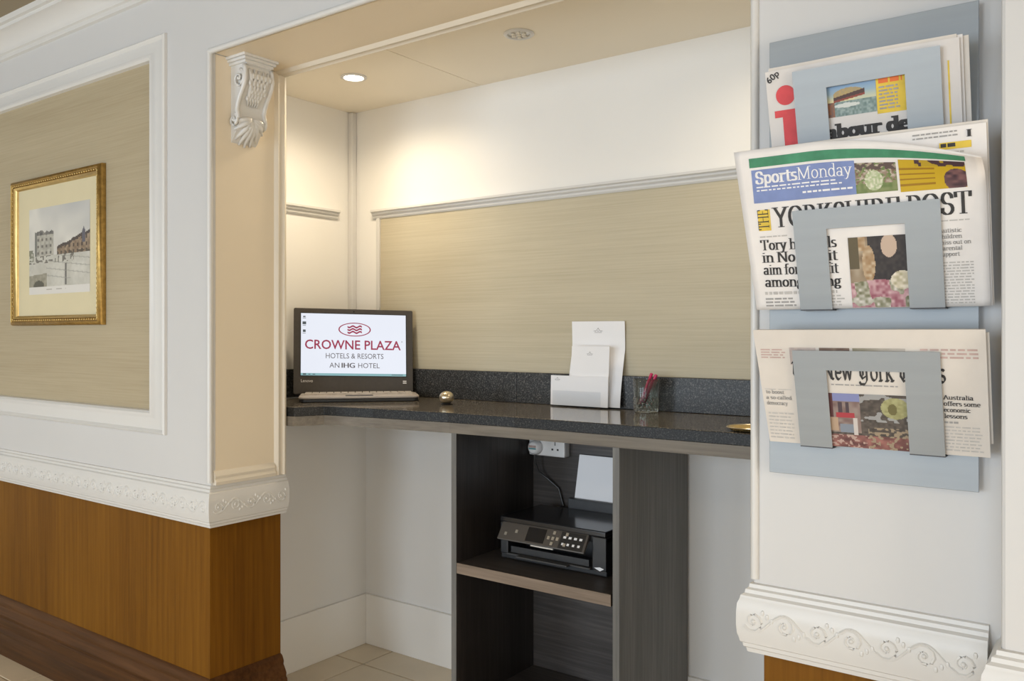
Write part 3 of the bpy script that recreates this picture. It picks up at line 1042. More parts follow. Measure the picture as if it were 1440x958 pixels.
def vn(x, y, s=0):
    i, j = math.floor(x), math.floor(y)
    a, bb = x - i, y - j
    a, bb = a * a * (3 - 2 * a), bb * bb * (3 - 2 * bb)
    return (hsh(i, j, s) * (1 - a) + hsh(i + 1, j, s) * a) * (1 - bb) + (hsh(i, j + 1, s) * (1 - a) + hsh(i + 1, j + 1, s) * a) * bb


def mixc(a, b_, t):
    t = max(0.0, min(1.0, t))
    return tuple(x + (y - x) * t for x, y in zip(a, b_))


def picture(P, x0, x1, y0, y1, nx, ny, fn):
    mb = MB()
    mb.col = []
    for j in range(ny):
        for i in range(nx):
            s, t = (i + 0.5) / nx, (j + 0.5) / ny
            xa, xb = x0 + (x1 - x0) * i / nx, x0 + (x1 - x0) * (i + 1) / nx
            ya, yb = y0 + (y1 - y0) * j / ny, y0 + (y1 - y0) * (j + 1) / ny
            mb.face([P(xa, ya), P(xb, ya), P(xb, yb), P(xa, yb)])
            mb.col.append(srgb(*fn(s, t)))
    return mb


def inell(s, t, cx, cy, rx, ry):
    return ((s - cx) / rx) ** 2 + ((t - cy) / ry) ** 2 < 1


# ================================================================= FRAMED PRINT
px0, px1, pz0, pz1 = -3.664, -2.966, 1.331, 1.908
fr = thing('framed_print', 'gilt-framed street print with cream mount hanging on the left wallpaper', 'picture', ((px0 + px1) / 2, YF - 0.004, (pz0 + pz1) / 2))
FO = YF - 0.0035
pmap = lambda u, o, z: (u, FO - o, z)
b = MB()
b.frame(pmap, px0, px1, pz0, pz1, [(0.0, 0.0), (0.0, 0.014), (0.004, 0.022), (0.012, 0.026), (0.018, 0.022), (0.022, 0.022), (0.024, 0.018)])
b.build('frame_outer', M['gold'], fr, smooth=True)
b = MB()
b.frame(pmap, px0 + 0.023, px1 - 0.023, pz0 + 0.023, pz1 - 0.023, [(0.0, 0.017), (0.004, 0.021), (0.010, 0.018), (0.015, 0.010), (0.016, 0.004)])
b.build('frame_inner', M['goldlight'], fr, smooth=True)
b = MB()
for (a0, a1, ax) in ((px0, px1, 0), (pz0, pz1, 1)):
    n = int((a1 - a0 - 0.05) / 0.017)
    for k in range(n + 1):
        a = a0 + 0.025 + (a1 - a0 - 0.05) * k / n
        for e in (0.0205, ):
            for side in (0, 1):
                if ax == 0:
                    c = (a, FO - 0.022, (pz0 + e) if side == 0 else (pz1 - e))
                else:
                    c = ((px0 + e) if side == 0 else (px1 - e), FO - 0.022, a)
                b.ell(c, 0.0045, 0.003, 0.0045, 6, 4)
b.build('frame_beading', M['goldlight'], fr, smooth='all', kind='stuff')
b = MB()
b.box(px0 + 0.02, px1 - 0.02, FO - 0.006, FO - 0.002, pz0 + 0.02, pz1 - 0.02)
b.build('mount', M['mat'], fr, label='cream card mount')


def street(s, t):
    n = vn(s * 40, t * 34, 1)
    n2 = vn(s * 9, t * 7, 2)
    if t < 0.085:
        base = (214, 210, 203)
        if 0.3 < s < 0.62 and 0.045 < t < 0.06 and n > 0.4:
            base = (165, 158, 150)
        return base
    sky = mixc((196, 193, 186), (214, 210, 200), n2)
    if t > 0.62:
        sky = mixc(sky, (178, 178, 176), max(0, vn(s * 4 + 3, t * 4, 5) - 0.45) * 1.6)
    c = sky
    # hotel block
    if 0.10 < s < 0.42 and 0.40 < t < 0.72 + 0.03 * (vn(s * 26, 1, 8) - 0.3):
        c = mixc((150, 147, 137), (186, 182, 170), n)
        if (s * 42) % 3 < 1.1 and (t * 34) % 2.6 < 1.2:
            c = (112, 108, 102)
        if t > 0.68:
            c = mixc((92, 90, 88), (140, 136, 128), n)
        if s < 0.135:
            c = (118, 118, 112)
    # terrace
    top = 0.53 + (s - 0.48) * 0.30 + 0.02 * (vn(s * 30, 2, 9) - 0.5)
    if 0.48 < s < 1.0 and 0.42 < t < top:
        c = mixc((120, 102, 84), (168, 150, 128), n)
        if t > top - 0.035:
            c = (84, 76, 72)
        if (s * 36) % 2.4 < 0.9 and (t * 30) % 2.2 < 1.1:
            c = (86, 74, 66)
        if t < 0.47 and n > 0.5:
            c = (92, 84, 74)
    if 0.88 < s < 0.93 and 0.55 < t < 0.72 - abs(s - 0.905) * 2:
        c = (98, 96, 104)
    if t < 0.44:                                        # square
        c = mixc((176, 173, 162), (206, 203, 193), n2 * 0.7 + 0.3 * n)
        if t > 0.36 and n > 0.62 and s < 0.75:
            c = (116, 112, 104)
        if 0.61 < s < 0.635 and 0.10 < t < 0.34:
            c = (110, 108, 104)
        if s < 0.31 and t < 0.24 - 0.06 * (0.31 - s):
            c = mixc((138, 134, 118), (160, 155, 140), n)
            if inell(s, t, 0.17, 0.10, 0.09, 0.06):
                c = (92, 90, 80)
        if t > 0.16 and 0.3 < s and (t * 60 + s * 8) % 5 < 0.7:
            c = mixc(c, (150, 148, 140), 0.6)
    if s < 0.08 and 0.38 < t < 0.52 and n > 0.3:
        c = (128, 128, 112)
    return c


b = picture(lambda x, z: (x, FO - 0.0066, z), -3.535, -3.065, 1.452, 1.788, 140, 104, street)
b.build('street_print', M['painting'], fr, label='faded ink and wash street scene')

# ================================================================= NEWSPAPER RACK
RX0, RX1, RZ0, RZ1, RY = -0.555, -0.2075, 1.040, 1.845, 1.570
rack = thing('newspaper_rack', 'brushed aluminium wall rack with three pockets of newspapers', 'rack', ((RX0 + RX1) / 2, YF, (RZ0 + RZ1) / 2))
b = MB()
b.box(RX0, RX1, RY, RY + 0.003, RZ0, RZ1)
b.build('back_plate', M['alu'], rack, bevel=0.0008)
for z in (1.10, 1.46, 1.80):
    b = MB()
    b.box(RX0 + 0.05, RX1 - 0.05, RY + 0.003, YF, z - 0.02, z + 0.02)
    b.build('wall_spacer', M['aludark'], rack)
PZ = (1.098, 1.343, 1.588)
PH, PLEAN, PYB = 0.172, 0.048, 1.545
PX0, PX1, PC0, PC1, PBAR = -0.489, -0.253, -0.433, -0.307, 0.034
for zb in PZ:
    T = lambda x, y, z, zb=zb: (x, PYB - PLEAN * (z - zb) / PH + y, z)
    b = MB()
    outl = [(PX0, zb), (PC0, zb), (PC0, zb + PH - PBAR), (PC1, zb + PH - PBAR), (PC1, zb), (PX1, zb), (PX1, zb + PH), (PX0, zb + PH)]
    # built as three convex plates sharing edges
    for x0, x1, z0, z1 in ((PX0, PC0, zb, zb + PH - PBAR), (PC1, PX1, zb, zb + PH - PBAR), (PX0, PX1, zb + PH - PBAR, zb + PH)):
        b.box(x0, x1, 0, 0.0018, z0, z1, 0, T)
    pk = b.build('pocket', M['alu'], rack)
    for x0, x1 in ((PX0, PC0), (PC1, PX1)):
        b = MB()
        b.box(x0, x1, PYB, RY, zb - 0.002, zb)
        b.build('pocket_foot', M['aludark'], pk)


# ---- newspapers
class Paper:
    def __init__(s, x0t, x0b, x1, y0, z0, y1, z1, curl=0.0):
        s.x0t, s.x0b, s.x1, s.y0, s.z0, s.y1, s.z1, s.curl = x0t, x0b, x1, y0, z0, y1, z1, curl
        L = math.hypot(y1 - y0, z1 - z0)
        s.n = (-(z1 - z0) / L, (y1 - y0) / L)

    def P(s, x, v, off=0.0):
        y = s.y0 + (s.y1 - s.y0) * v + s.n[0] * off
        z = s.z0 + (s.z1 - s.z0) * v + s.n[1] * off
        u = (x - s.x0b) / (s.x1 - s.x0b)
        bow = 0.002 * (1 + sin(PI * max(0, min(1, u)) * 2.2 + 0.6)) * v
        y += bow
        if s.curl:
            g = max(0.0, min(1.0, (u - 0.30) / 0.70)) ** 1.7
            t = max(0.0, (v - 0.63) / 0.37)
            z -= s.curl * g * t ** 1.5
            y -= s.curl * 0.55 * g * t ** 1.3
        return (x, y, z)

    def left(s, v):
        return s.x0b + (s.x0t - s.x0b) * v

    def sheet(s, off, th, nx=22, ny=14, shrink=(0, 0, 0, 0)):
        l, r, bt, tp = shrink
        mb = MB()
        for o in (off, off - th):
            vs = []
            for j in range(ny + 1):
                v = bt + (1 - tp - bt) * j / ny
                for i in range(nx + 1):
                    x = s.left(v) + l + (s.x1 - r - s.left(v) - l) * i / nx
                    vs.append(s.P(x, v, o))
            k0 = len(mb.v)
            mb.v += vs
            for j in range(ny):
                for i in range(nx):
                    a = k0 + j * (nx + 1) + i
                    mb.f.append((a, a + 1, a + nx + 2, a + nx + 1))
                    mb.m.append(0)
        n1 = (nx + 1) * (ny + 1)
        loop = [i for i in range(nx + 1)] + [(j + 1) * (nx + 1) - 1 for j in range(1, ny + 1)] + [ny * (nx + 1) + i for i in range(nx - 1, -1, -1)] + [j * (nx + 1) for j in range(ny - 1, 0, -1)]
        for a, c in zip(loop, loop[1:] + loop[:1]):
            mb.f.append((a, c, n1 + c, n1 + a))
            mb.m.append(0)
        return mb


def words(mb, P, x0, x1, v0, v1, n, mi=0, hh=0.5, ragged=True, off=0.0007, dens=0.030):
    """rows of unreadably small print."""
    for k in range(n):
        vt = v1 - (v1 - v0) * k / n
        h = (v1 - v0) / n * hh
        x = x0
        xe = x1 - (random.random() * 0.12 * (x1 - x0) if ragged else 0)
        while x < xe - 0.002:
            w = min(random.uniform(0.25, 1.0) * dens, xe - x)
            mb.face([P(x, vt - h, off), P(x + w, vt - h, off), P(x + w, vt, off), P(x, vt, off)], mi)
            x += w + dens * 0.16


def rect(mb, P, x0, x1, v0, v1, mi=0, off=0.0005, n=8):
    for k in range(n):
        a, c = x0 + (x1 - x0) * k / n, x0 + (x1 - x0) * (k + 1) / n
        mb.face([P(a, v0, off), P(c, v0, off), P(c, v1, off), P(a, v1, off)], mi)


def serif(mb, P, text, x0, x1, v0, vh, hgt, mi=0, w=0.11, t=0.03, ang=0.0, off=0.0009, v1=None):
    """type set from x0 to x1, baseline v0 (to v1), cap height vh (in v for K_)."""
    polys, W = type_polys(text, w, t, ang)
    k = (x1 - x0) / W

    def f(x, y):
        q = x / W
        return P(x0 + x * k, v0 + ((v1 if v1 is not None else v0) - v0) * q + y / K_ * vh, off)
    put(mb, polys, f, mi)


# --- top pocket: tabloid with the red letter
NW = [M['ink'], M['inkgrey'], M['inkpale'], M['inkred'], M['inkgreen'], M['inkblue'], M['inkyellow'], M['inkwhite'], M['inkorange'], M['inkpink']]
INK, GREY, PALE, RED, GREEN, BLUE, YEL, WHT, ORG, PNK = range(10)
A = Paper(-0.5405, -0.539, -0.227, 1.551, 1.592, 1.503, 1.771)
n1 = thing('newspaper', 'tabloid newspaper with a big red letter i in the top pocket', 'newspaper', (-0.385, 1.551, 1.592), 'newspapers in the wall rack')
A.sheet(0.0, 0.0006).build('front_page', M['newsgrey'], n1, smooth=True)
for k, sh in enumerate(((0.006, 0.004, 0, -0.03), (0.004, -0.004, 0, -0.02), (0.010, -0.012, 0, -0.005))):
    A.sheet(-0.003 - 0.0035 * k, 0.0016, 14, 8, sh).build('inner_page', M['newscream'] if k != 1 else M['news'], n1, smooth=True)
b = MB()
ctr = [(-0.507 + 0.0172 * cos(2 * PI * i / 28), 0.755 + 0.094 * sin(2 * PI * i / 28)) for i in range(28)]
b.face([A.P(x, v, 0.0009) for x, v in ctr], 0)
for poly in ([(-0.5286, 0.617), (-0.489, 0.617), (-0.489, 0.0), (-0.5145, 0.0), (-0.5145, 0.545), (-0.5286, 0.545)],):
    b.face([A.P(-0.5286, 0.617, 0.0009), A.P(-0.5286, 0.55, 0.0009), A.P(-0.489, 0.55, 0.0009), A.P(-0.489, 0.617, 0.0009)], 0)
    b.face([A.P(-0.5148, 0.55, 0.0009), A.P(-0.5148, 0.0, 0.0009), A.P(-0.489, 0.0, 0.0009), A.P(-0.489, 0.55, 0.0009)], 0)
    b.face([A.P(-0.535, 0.03, 0.0009), A.P(-0.535, 0.0, 0.0009), A.P(-0.489, 0.0, 0.0009), A.P(-0.489, 0.03, 0.0009)], 0)
b.build('masthead', M['inkred'], n1, label='large red lower-case i')
b = MB()
polys, bb = sans('60p', 0.02)
ks = 0.0245 / (bb[1] - bb[0])
put(b, polys, lambda x, y: (lambda a, c: A.P(-0.532 + a * cos(0.62) - c * sin(0.62), 0.865 + (a * sin(0.62) + c * cos(0.62)) / 0.185, 0.0009))((x - bb[0]) * ks, (y - bb[2]) * ks * 0.95))
b.build('price', M['ink'], n1)
b = MB()
serif(b, A.P, 'Labour deal', -0.4610, -0.2774, 0.285, 0.115, 0, INK, 0.21, 0.10)
words(b, A.P, -0.47, -0.27, 0.02, 0.22, 4, GREY)
rect(b, A.P, -0.245, -0.2425, 0.1, 0.82, YEL)
b.build('headline', NW, n1)


def ship(s, t):
    n = vn(s * 30, t * 18, 3)
    c = mixc((176, 190, 178), (112, 146, 190), (t - 0.35) / 0.6)
    c = mixc(c, (214, 200, 150), max(0, 1 - abs(t - 0.45) * 5) * (0.9 if s < 0.6 else 0.5))
    if t < 0.42:
        c = mixc((96, 118, 116), (150, 166, 164), n)
    if inell(s, t, 0.50, 0.60, 0.30, 0.18) and t > 0.50:
        c = mixc((176, 150, 96), (150, 138, 110), n)
    hull_y = 0.40 + (s - 0.2) * 0.20
    if 0.2 < s < 0.80 and hull_y < t < hull_y + 0.13 + 0.06 * s:
        c = mixc((60, 50, 48), (150, 66, 52), 0.8 if t < hull_y + 0.06 else 0.15)
    if t < 0.36 and inell(s, t, 0.45, 0.30, 0.25, 0.06):
        c = (200, 204, 200)
    if s < 0.22 and t < 0.42:
        c = mixc((150, 96, 66), (108, 88, 84), n)
    return c


picture(lambda x, v: A.P(x, v, 0.0008), -0.4425, -0.3545, 0.476, 0.80, 88, 60, ship).build('cover_picture', M['photo'], n1, label='ship at sea')
b = MB()
rect(b, A.P, -0.3540, -0.3085, 0.45, 0.795, 0)
b.build('yellow_box', M['inkyellow'], n1)
b = MB()
words(b, A.P, -0.350, -0.313, 0.70, 0.765, 1, ORG, 0.75, False, 0.0009, 0.018)
words(b, A.P, -0.350, -0.318, 0.47, 0.69, 7, GREY, 0.5, True, 0.0009, 0.014)
b.build('box_text', NW, n1, kind='stuff')

# --- middle pocket: broadsheet
B_ = Paper(-0.587, -0.572, -0.188, 1.551, 1.344, 1.472, 1.627, 0.062)
B0 = Paper(-0.587, -0.572, -0.186, 1.551, 1.344, 1.472, 1.627, 0.0)
n2 = thing('newspaper', 'broadsheet newspaper with curling blue sports banner in the middle pocket', 'newspaper', (-0.385, 1.551, 1.344), 'newspapers in the wall rack')
B_.sheet(0.0, 0.0006, 34, 26).build('front_page', M['news'], n2, smooth='all')
for k, sh in enumerate(((0.002, 0.0, 0, 0.015), (0.004, -0.002, 0, 0.0), (0.002, 0.001, 0, 0.004))):
    B0.sheet(-0.004 - 0.0035 * k, 0.0016, 14, 8, sh).build('inner_page', M['newscream'] if k == 1 else M['news'], n2, smooth=True)
b = MB()
words(b, lambda x, v, o: B0.P(x, v, -0.0035 + o), -0.290, -0.225, 0.925, 0.965, 2, GREY, 0.4, False, 0.0006, 0.012)
rect(b, lambda x, v, o: B0.P(x, v, -0.0035 + o), -0.252, -0.207, 0.868, 0.905, YEL, 0.0006)
words(b, lambda x, v, o: B0.P(x, v, -0.0035 + o), -0.250, -0.228, 0.875, 0.90, 1, INK, 0.8, False, 0.0010, 0.012)
words(b, lambda x, v, o: B0.P(x, v, -0.0035 + o), -0.252, -0.214, 0.78, 0.855, 3, PALE, 0.4, True, 0.0006, 0.012)
words(b, lambda x, v, o: B0.P(x, v, -0.0035 + o), -0.400, -0.385, 0.945, 0.955, 1, INK, 0.8, False, 0.0006, 0.012)
serif(b, lambda x, v, o: B0.P(x, v, -0.0035 + o), 'I', -0.212, -0.207, 0.925, 0.035, 0, INK, 0.3, 0.05)
b.build('inner_print', NW, n2, kind='stuff')
b = MB()
rect(b, B_.P, -0.5605, -0.2120, 0.893, 0.950, 0, 0.0006, 30)
b.build('green_strip', M['inkgreen'], n2)
b = MB()
rect(b, B_.P, -0.5580, -0.3800, 0.675, 0.878, 0, 0.0006, 16)
b.build('sports_banner', M['inkblue'], n2)
b = MB()
polys, bb = type_polys('Sports', 0.14, 0.05)
serif(b, B_.P, 'Sports', -0.5520, -0.4770, 0.793, 0.072, 0, 0, 0.15, 0.05)
serif(b, B_.P, 'Monday', -0.4770, -0.3850, 0.793, 0.072, 0, 0, 0.07, 0.025)
words(b, B_.P, -0.551, -0.395, 0.735, 0.775, 2, 0, 0.4, True, 0.0009, 0.016)
words(b, B_.P, -0.470, -0.384, 0.700, 0.722, 1, 0, 0.5, False, 0.0009, 0.014)
b.build('banner_text', M['inkwhite'], n2)


def sportspic(s, t):
    n = vn(s * 13, t * 11, 11)
    n2_ = vn(s * 24, t * 20, 12)
    c = mixc((96, 116, 66), (132, 140, 96), n)
    if t > 0.3 and n2_ > 0.42:
        c = mixc((196, 186, 172), (104, 78, 62), n)
    if inell(s, t, 0.45, 0.4, 0.22, 0.34):
        c = mixc((150, 168, 120), (220, 216, 200), n2_)
    if t > 0.75 and n > 0.5:
        c = (90, 74, 70)
    return c


picture(lambda x, v: B_.P(x, v, 0.0007), -0.3800, -0.3150, 0.676, 0.862, 60, 44, sportspic).build('sports_photo', M['photo'], n2)


def headpic(s, t):
    c = (190, 158, 30)
    if inell(s, t, 0.86, 0.30, 0.19, 0.38):
        c = mixc((58, 42, 52), (128, 92, 92), vn(s * 12, t * 10, 4))
    if t > 0.78 and s > 0.25:
        c = (70, 48, 56) if vn(s * 9, t * 4, 6) > 0.35 else (176, 148, 40)
    if s < 0.55 and 0.15 < t < 0.75 and (t * 18) % 3 < 0.9:
        c = (150, 112, 22)
    return c


picture(lambda x, v: B_.P(x, v, 0.0007), -0.3110, -0.2140, 0.664, 0.880, 68, 44, headpic).build('yellow_feature', M['photo'], n2)
b = MB()
serif(b, B_.P, 'YORKSHIRE POST', -0.5250, -0.2090, 0.520, 0.118, 0, INK, 0.13, 0.028)
b.build('masthead', NW, n2)
for k, (tx, xe) in enumerate((('Tory hopefuls', -0.4190), ('in No Brexit', -0.4190), ('aim for best fit', -0.4190), ('among rising', -0.4160))):
    b = MB()
    serif(b, B_.P, tx, -0.5535 + 0.0008 * k, xe, 0.382 - 0.078 * k, 0.062, 0, INK, 0.135, 0.035, 0, 0.0009, 0.376 - 0.078 * k)
    b.build('headline', NW, n2)
b = MB()
for k, tx in enumerate(('Autistic', 'children', 'miss out on', 'parental', 'support')):
    serif(b, B_.P, tx, -0.2585, -0.2585 + 0.0042 * len(tx), 0.420 - 0.033 * k, 0.022, 0, GREY, 0.12, 0.05)
b.build('side_headline', NW, n2, kind='stuff')
b = MB()
rect(b, B_.P, -0.5535, -0.5310, 0.502, 0.632, 0, 0.0006, 2)
tb = b.build('masthead_box', M['inkyellow'], n2)
b = MB()
polys, W = type_polys('THE', 0.10, 0.03)
kk = 0.036 / W
put(b, polys, lambda x, y: B_.P(-0.5345 - y * 0.019 / K_ + 0.0, 0.508 + x * kk / 0.283, 0.0010))
b.build('masthead_word', M['ink'], tb)
b = MB()
words(b, B_.P, -0.553, -0.424, 0.085, 0.115, 1, PALE, 0.6, False, 0.0007, 0.016)
words(b, B_.P, -0.553, -0.496, 0.010, 0.075, 3, GREY, 0.5, True, 0.0007, 0.016)
words(b, B_.P, -0.488, -0.410, 0.010, 0.085, 4, PALE, 0.5, True, 0.0007, 0.016)
words(b, B_.P, -0.553, -0.500, 0.455, 0.468, 1, PALE, 0.6, False, 0.0007, 0.012)
words(b, B_.P, -0.262, -0.211, 0.478, 0.488, 1, PALE, 0.6, False, 0.0007, 0.012)
words(b, B_.P, -0.2585, -0.2100, 0.010, 0.255, 15, PALE, 0.45, False, 0.0007, 0.012)
b.build('body_text', NW, n2, kind='stuff')


def flowers(s, t):
    n = vn(s * 9, t * 10, 21)
    n2_ = vn(s * 22, t * 24, 22)
    c = mixc((178, 166, 146), (118, 96, 72), n)
    if 0.30 < s < 0.98 and t > 0.28 + 0.12 * n:
        c = mixc((40, 36, 38), (62, 56, 54), n2_)
    if inell(s, t, 0.62, 0.86, 0.12, 0.16):
        c = (190, 168, 150)
    if inell(s, t, 0.30, 0.62, 0.10, 0.26) or (s < 0.26 and t > 0.8):
        c = mixc((150, 118, 82), (196, 178, 152), n2_)
    if s < 0.16 and t > 0.55:
        c = (92, 82, 60)
    if t < 0.40 - 0.10 * abs(s - 0.45):
        c = mixc((220, 214, 208), (104, 104, 74), n2_)
        if n > 0.52:
            c = mixc((140, 76, 90), (206, 176, 178), n2_)
    if inell(s, t, 0.80, 0.38, 0.18, 0.13):
        c = mixc((228, 220, 206), (160, 152, 120), n2_)
    return c


picture(lambda x, v: B_.P(x, v, 0.0007), -0.4000, -0.2950, 0.004, 0.425, 84, 96, flowers).build('news_photo', M['photo'], n2, label='dark suits behind flowers')

# --- bottom pocket: cream broadsheet
D = Paper(-0.5585, -0.547, -0.1885, 1.551, 1.1005, 1.491, 1.306)
n3 = thing('newspaper', 'cream newspaper with blackletter title in the bottom pocket', 'newspaper', (-0.37, 1.551, 1.10), 'newspapers in the wall rack')
D.sheet(0.0, 0.0006).build('front_page', M['newscream'], n3, smooth=True)
for k, sh in enumerate(((0.003, 0.003, 0, 0.02), (0.002, -0.004, 0.1, 0.03), (0.004, 0.002, 0, 0.01))):
    D.sheet(-0.003 - 0.0035 * k, 0.0016, 14, 8, sh).build('inner_page', M['newscream'], n3, smooth=True)
b = MB()
serif(b, D.P, '\u0152he \u00d1ew \u00ddork \u0152imes', -0.4960, -0.2470, 0.585, 0.150, 0, INK, 0.115, 0.035, rad(38))
b.build('masthead', NW, n3)
b = MB()
for k, tx in enumerate(('Australia', 'offers some', 'economic', 'lessons')):
    serif(b, D.P, tx, -0.2525, -0.2525 + 0.0048 * len(tx), 0.452 - 0.050 * k, 0.033, 0, INK, 0.12, 0.05)
b.build('side_headline', NW, n3, kind='stuff')
b = MB()
for k, tx in enumerate(('to boost', 'a so-called', 'democracy')):
    serif(b, D.P, tx, -0.5455, -0.5455 + 0.0042 * len(tx), 0.440 - 0.050 * k, 0.031, 0, GREY, 0.12, 0.05)
b.build('side_headline', NW, n3, kind='stuff')
b = MB()
words(b, D.P, -0.5475, -0.5030, 0.745, 0.835, 4, PNK, 0.5, True, 0.0007, 0.02)
words(b, D.P, -0.2830, -0.1990, 0.760, 0.850, 3, PNK, 0.5, True, 0.0007, 0.02)
words(b, D.P, -0.4280, -0.3200, 0.530, 0.545, 1, GREY, 0.7, False, 0.0007, 0.016)
words(b, D.P, -0.5470, -0.4980, 0.475, 0.482, 1, PALE, 0.9, False, 0.0007, 0.03)
words(b, D.P, -0.5440, -0.4980, 0.02, 0.270, 8, PALE, 0.4, True, 0.0007, 0.014)
words(b, D.P, -0.2525, -0.1960, 0.02, 0.235, 8, PALE, 0.4, True, 0.0007, 0.014)
words(b, D.P, -0.2525, -0.2300, 0.255, 0.275, 1, GREY, 0.8, True, 0.0007, 0.010)
b.build('body_text', NW, n3, kind='stuff')


def crowd(s, t):
    n = vn(s * 16, t * 14, 31)
    n2_ = vn(s * 34, t * 30, 32)
    c = mixc((64, 58, 54), (108, 98, 90), n2_ * 0.8)
    if t > 0.5 and n > 0.66:
        c = (150, 150, 150)
    if s < 0.42 and t > 0.28:
        c = mixc((150, 136, 128), (112, 88, 84), n)
        if t > 0.86:
            c = (126, 132, 176)
        if s < 0.12 and t > 0.55:
            c = (92, 56, 56)
        if 0.13 < s < 0.30 and 0.6 < t < 0.84 and (s * 16) % 1.4 < 0.8:
            c = (74, 60, 66)
        if 0.14 < s < 0.36 and 0.55 < t < 0.65:
            c = (164, 58, 66)
        if 0.18 < s < 0.34 and 0.28 < t < 0.44:
            c = (126, 134, 146)
        if s < 0.16 and 0.3 < t < 0.55:
            c = (176, 150, 126)
    if 0.34 < s < 0.38 and 0.2 < t < 0.55:
        c = (196, 188, 184)
    if t < 0.24:
        c = mixc((160, 108, 100), (84, 52, 52), n)
        if n2_ > 0.7:
            c = (176, 150, 140)
    if s > 0.5 and t < 0.4 and n2_ > 0.62:
        c = (150, 134, 112)
    if inell(s, t, 0.81, 0.76, 0.155, 0.19):
        c = mixc((138, 136, 92), (166, 164, 120), n2_)
        if inell(s, t, 0.78, 0.74, 0.05, 0.10):
            c = (104, 98, 60)
    return c


picture(lambda x, v: D.P(x, v, 0.0007), -0.4450, -0.2985, 0.002, 0.466, 104, 76, crowd).build('news_photo', M['photo'], n3, label='street crowd under a round balloon')
b = picture(lambda x, v: D.P(x, v, 0.0007), -0.4440, -0.3930, 0.70, 0.850, 20, 8, lambda s, t: mixc((92, 70, 62), (128, 110, 96), vn(s * 8, t * 5, 41)))
b.build('teaser_photo', M['photo'], n3)
b = picture(lambda x, v: D.P(x, v, 0.0007), -0.3880, -0.3050, 0.70, 0.850, 24, 8, lambda s, t: mixc((128, 122, 100), (188, 180, 176), s * 0.8 + 0.3 * vn(s * 9, t * 5, 43)))
b.build('teaser_photo', M['photo'], n3)
b = picture(lambda x, v: D.P(x, v, 0.0007), -0.4960, -0.4500, 0.70, 0.850, 16, 8, lambda s, t: mixc((190, 176, 168), (166, 152, 150), vn(s * 8, t * 5, 44)))
b.build('teaser_photo', M['photo'], n3)

# ================================================================= LAPTOP
phi = rad(36.32 + 11)
LO = Vector((-2.437, 2.284, ZT))
la, lb = Vector((cos(phi), sin(phi), 0)), Vector((sin(phi), -cos(phi), 0))
lap = thing('laptop', 'open dark grey laptop with a lit white hotel logo screen', 'laptop', tuple(LO))


def Lp(w, dp, z):
    q = LO + la * w + lb * dp
    return (q.x, q.y, ZT + z)


def rrect(x0, x1, y0, y1, r, n=5):
    o = []
    for cx, cy, a in ((x1 - r, y0 + r, -90), (x1 - r, y1 - r, 0), (x0 + r, y1 - r, 90), (x0 + r, y0 + r, 180)):
        o += arc(cx, cy, r, r, a, a + 90, n)
    return o


Lb = lambda w, dp, z: Lp(w + 0.018, dp, z)
LEAN = rad(6)
LW, LH = 0.2275, 0.332


def Ls(w, h, o=0.0):
    """on the lid: w across, h up from the hinge, o out of the front."""
    return Lp(w, 0.004 - h * sin(LEAN) + o * cos(LEAN), 0.014 + h * cos(LEAN) + o * sin(LEAN) - w * 0.021)


b = MB()
b.prism(rrect(-0.214, 0.216, -0.010, 0.195, 0.022), Lb, 0.0005, 0.013)
b.build('base_lower', M['black'], lap, bevel=0.002)
b = MB()
b.prism(rrect(-0.217, 0.219, -0.008, 0.200, 0.026), Lb, 0.0131, 0.021)
base = b.build('base_deck', M['laptopbase'], lap, bevel=0.003)
b = MB()
for r in range(6):
    nk = 15 if r < 5 else 8
    for k in range(nk):
        w0 = -0.200 + 0.400 * k / nk
        b.box(w0 + 0.0015, w0 + 0.400 / nk - 0.0015, 0.018 + 0.017 * r, 0.0325 + 0.017 * r, 0.021, 0.0265, 0, Lb)
b.build('keys', M['keys'], base, kind='stuff')
b = MB()
b.box(-0.05, 0.05, 0.130, 0.185, 0.0208, 0.0216, 0, Lb)
b.build('touchpad', M['bezel'], base)
b = MB()
b.prism(rrect(-LW, LW, 0.0, LH, 0.006), lambda w, h, o: Ls(w, h, o), -0.009, 0.0)
lid = b.build('lid', M['bezel'], lap, bevel=0.0015)
SX0, SX1, SH0, SH1 = -0.2000, 0.2005, 0.0720, 0.3120
b = MB()
b.face([Ls(SX0, SH0, 0.0006), Ls(SX1, SH0, 0.0006), Ls(SX1, SH1, 0.0006), Ls(SX0, SH1, 0.0006)])
scr = b.build('screen', M['screen'], lap)
for h0, h1, x0, x1 in ((SH0 - 0.003, SH0, SX0 - 0.003, SX1 + 0.003), (SH1, SH1 + 0.003, SX0 - 0.003, SX1 + 0.003), (SH0, SH1, SX0 - 0.003, SX0), (SH0, SH1, SX1, SX1 + 0.003)):
    b = MB()
    b.box(x0, x1, 0, 0.0012, h0, h1, 0, lambda x, o, h: Ls(x, h, o))
    b.build('screen_edge', M['black'], lid)
S = lambda s, t, o=0.0012: Ls(SX0 + (SX1 - SX0) * s, SH1 - (SH1 - SH0) * t, o)     # t measured from the top
b = MB()
N = 48
ring = [[S(0.507 + rx * cos(2 * PI * i / N), 0.250 + ry * sin(2 * PI * i / N)) for i in range(N)] for rx, ry in ((0.155, 0.112), (0.143, 0.098))]
b.rings(ring, True, False)
for k in range(3):
    tt = 0.205 + 0.045 * k
    for i in range(20):
        s0, s1 = 0.438 + 0.138 * i / 20, 0.438 + 0.138 * (i + 1) / 20
        w = lambda s: 0.013 * sin((s - 0.438) / 0.138 * 4 * PI)
        b.face([S(s0, tt + w(s0) + 0.0135), S(s1, tt + w(s1) + 0.0135), S(s1, tt + w(s1) - 0.0135), S(s0, tt + w(s0) - 0.0135)])
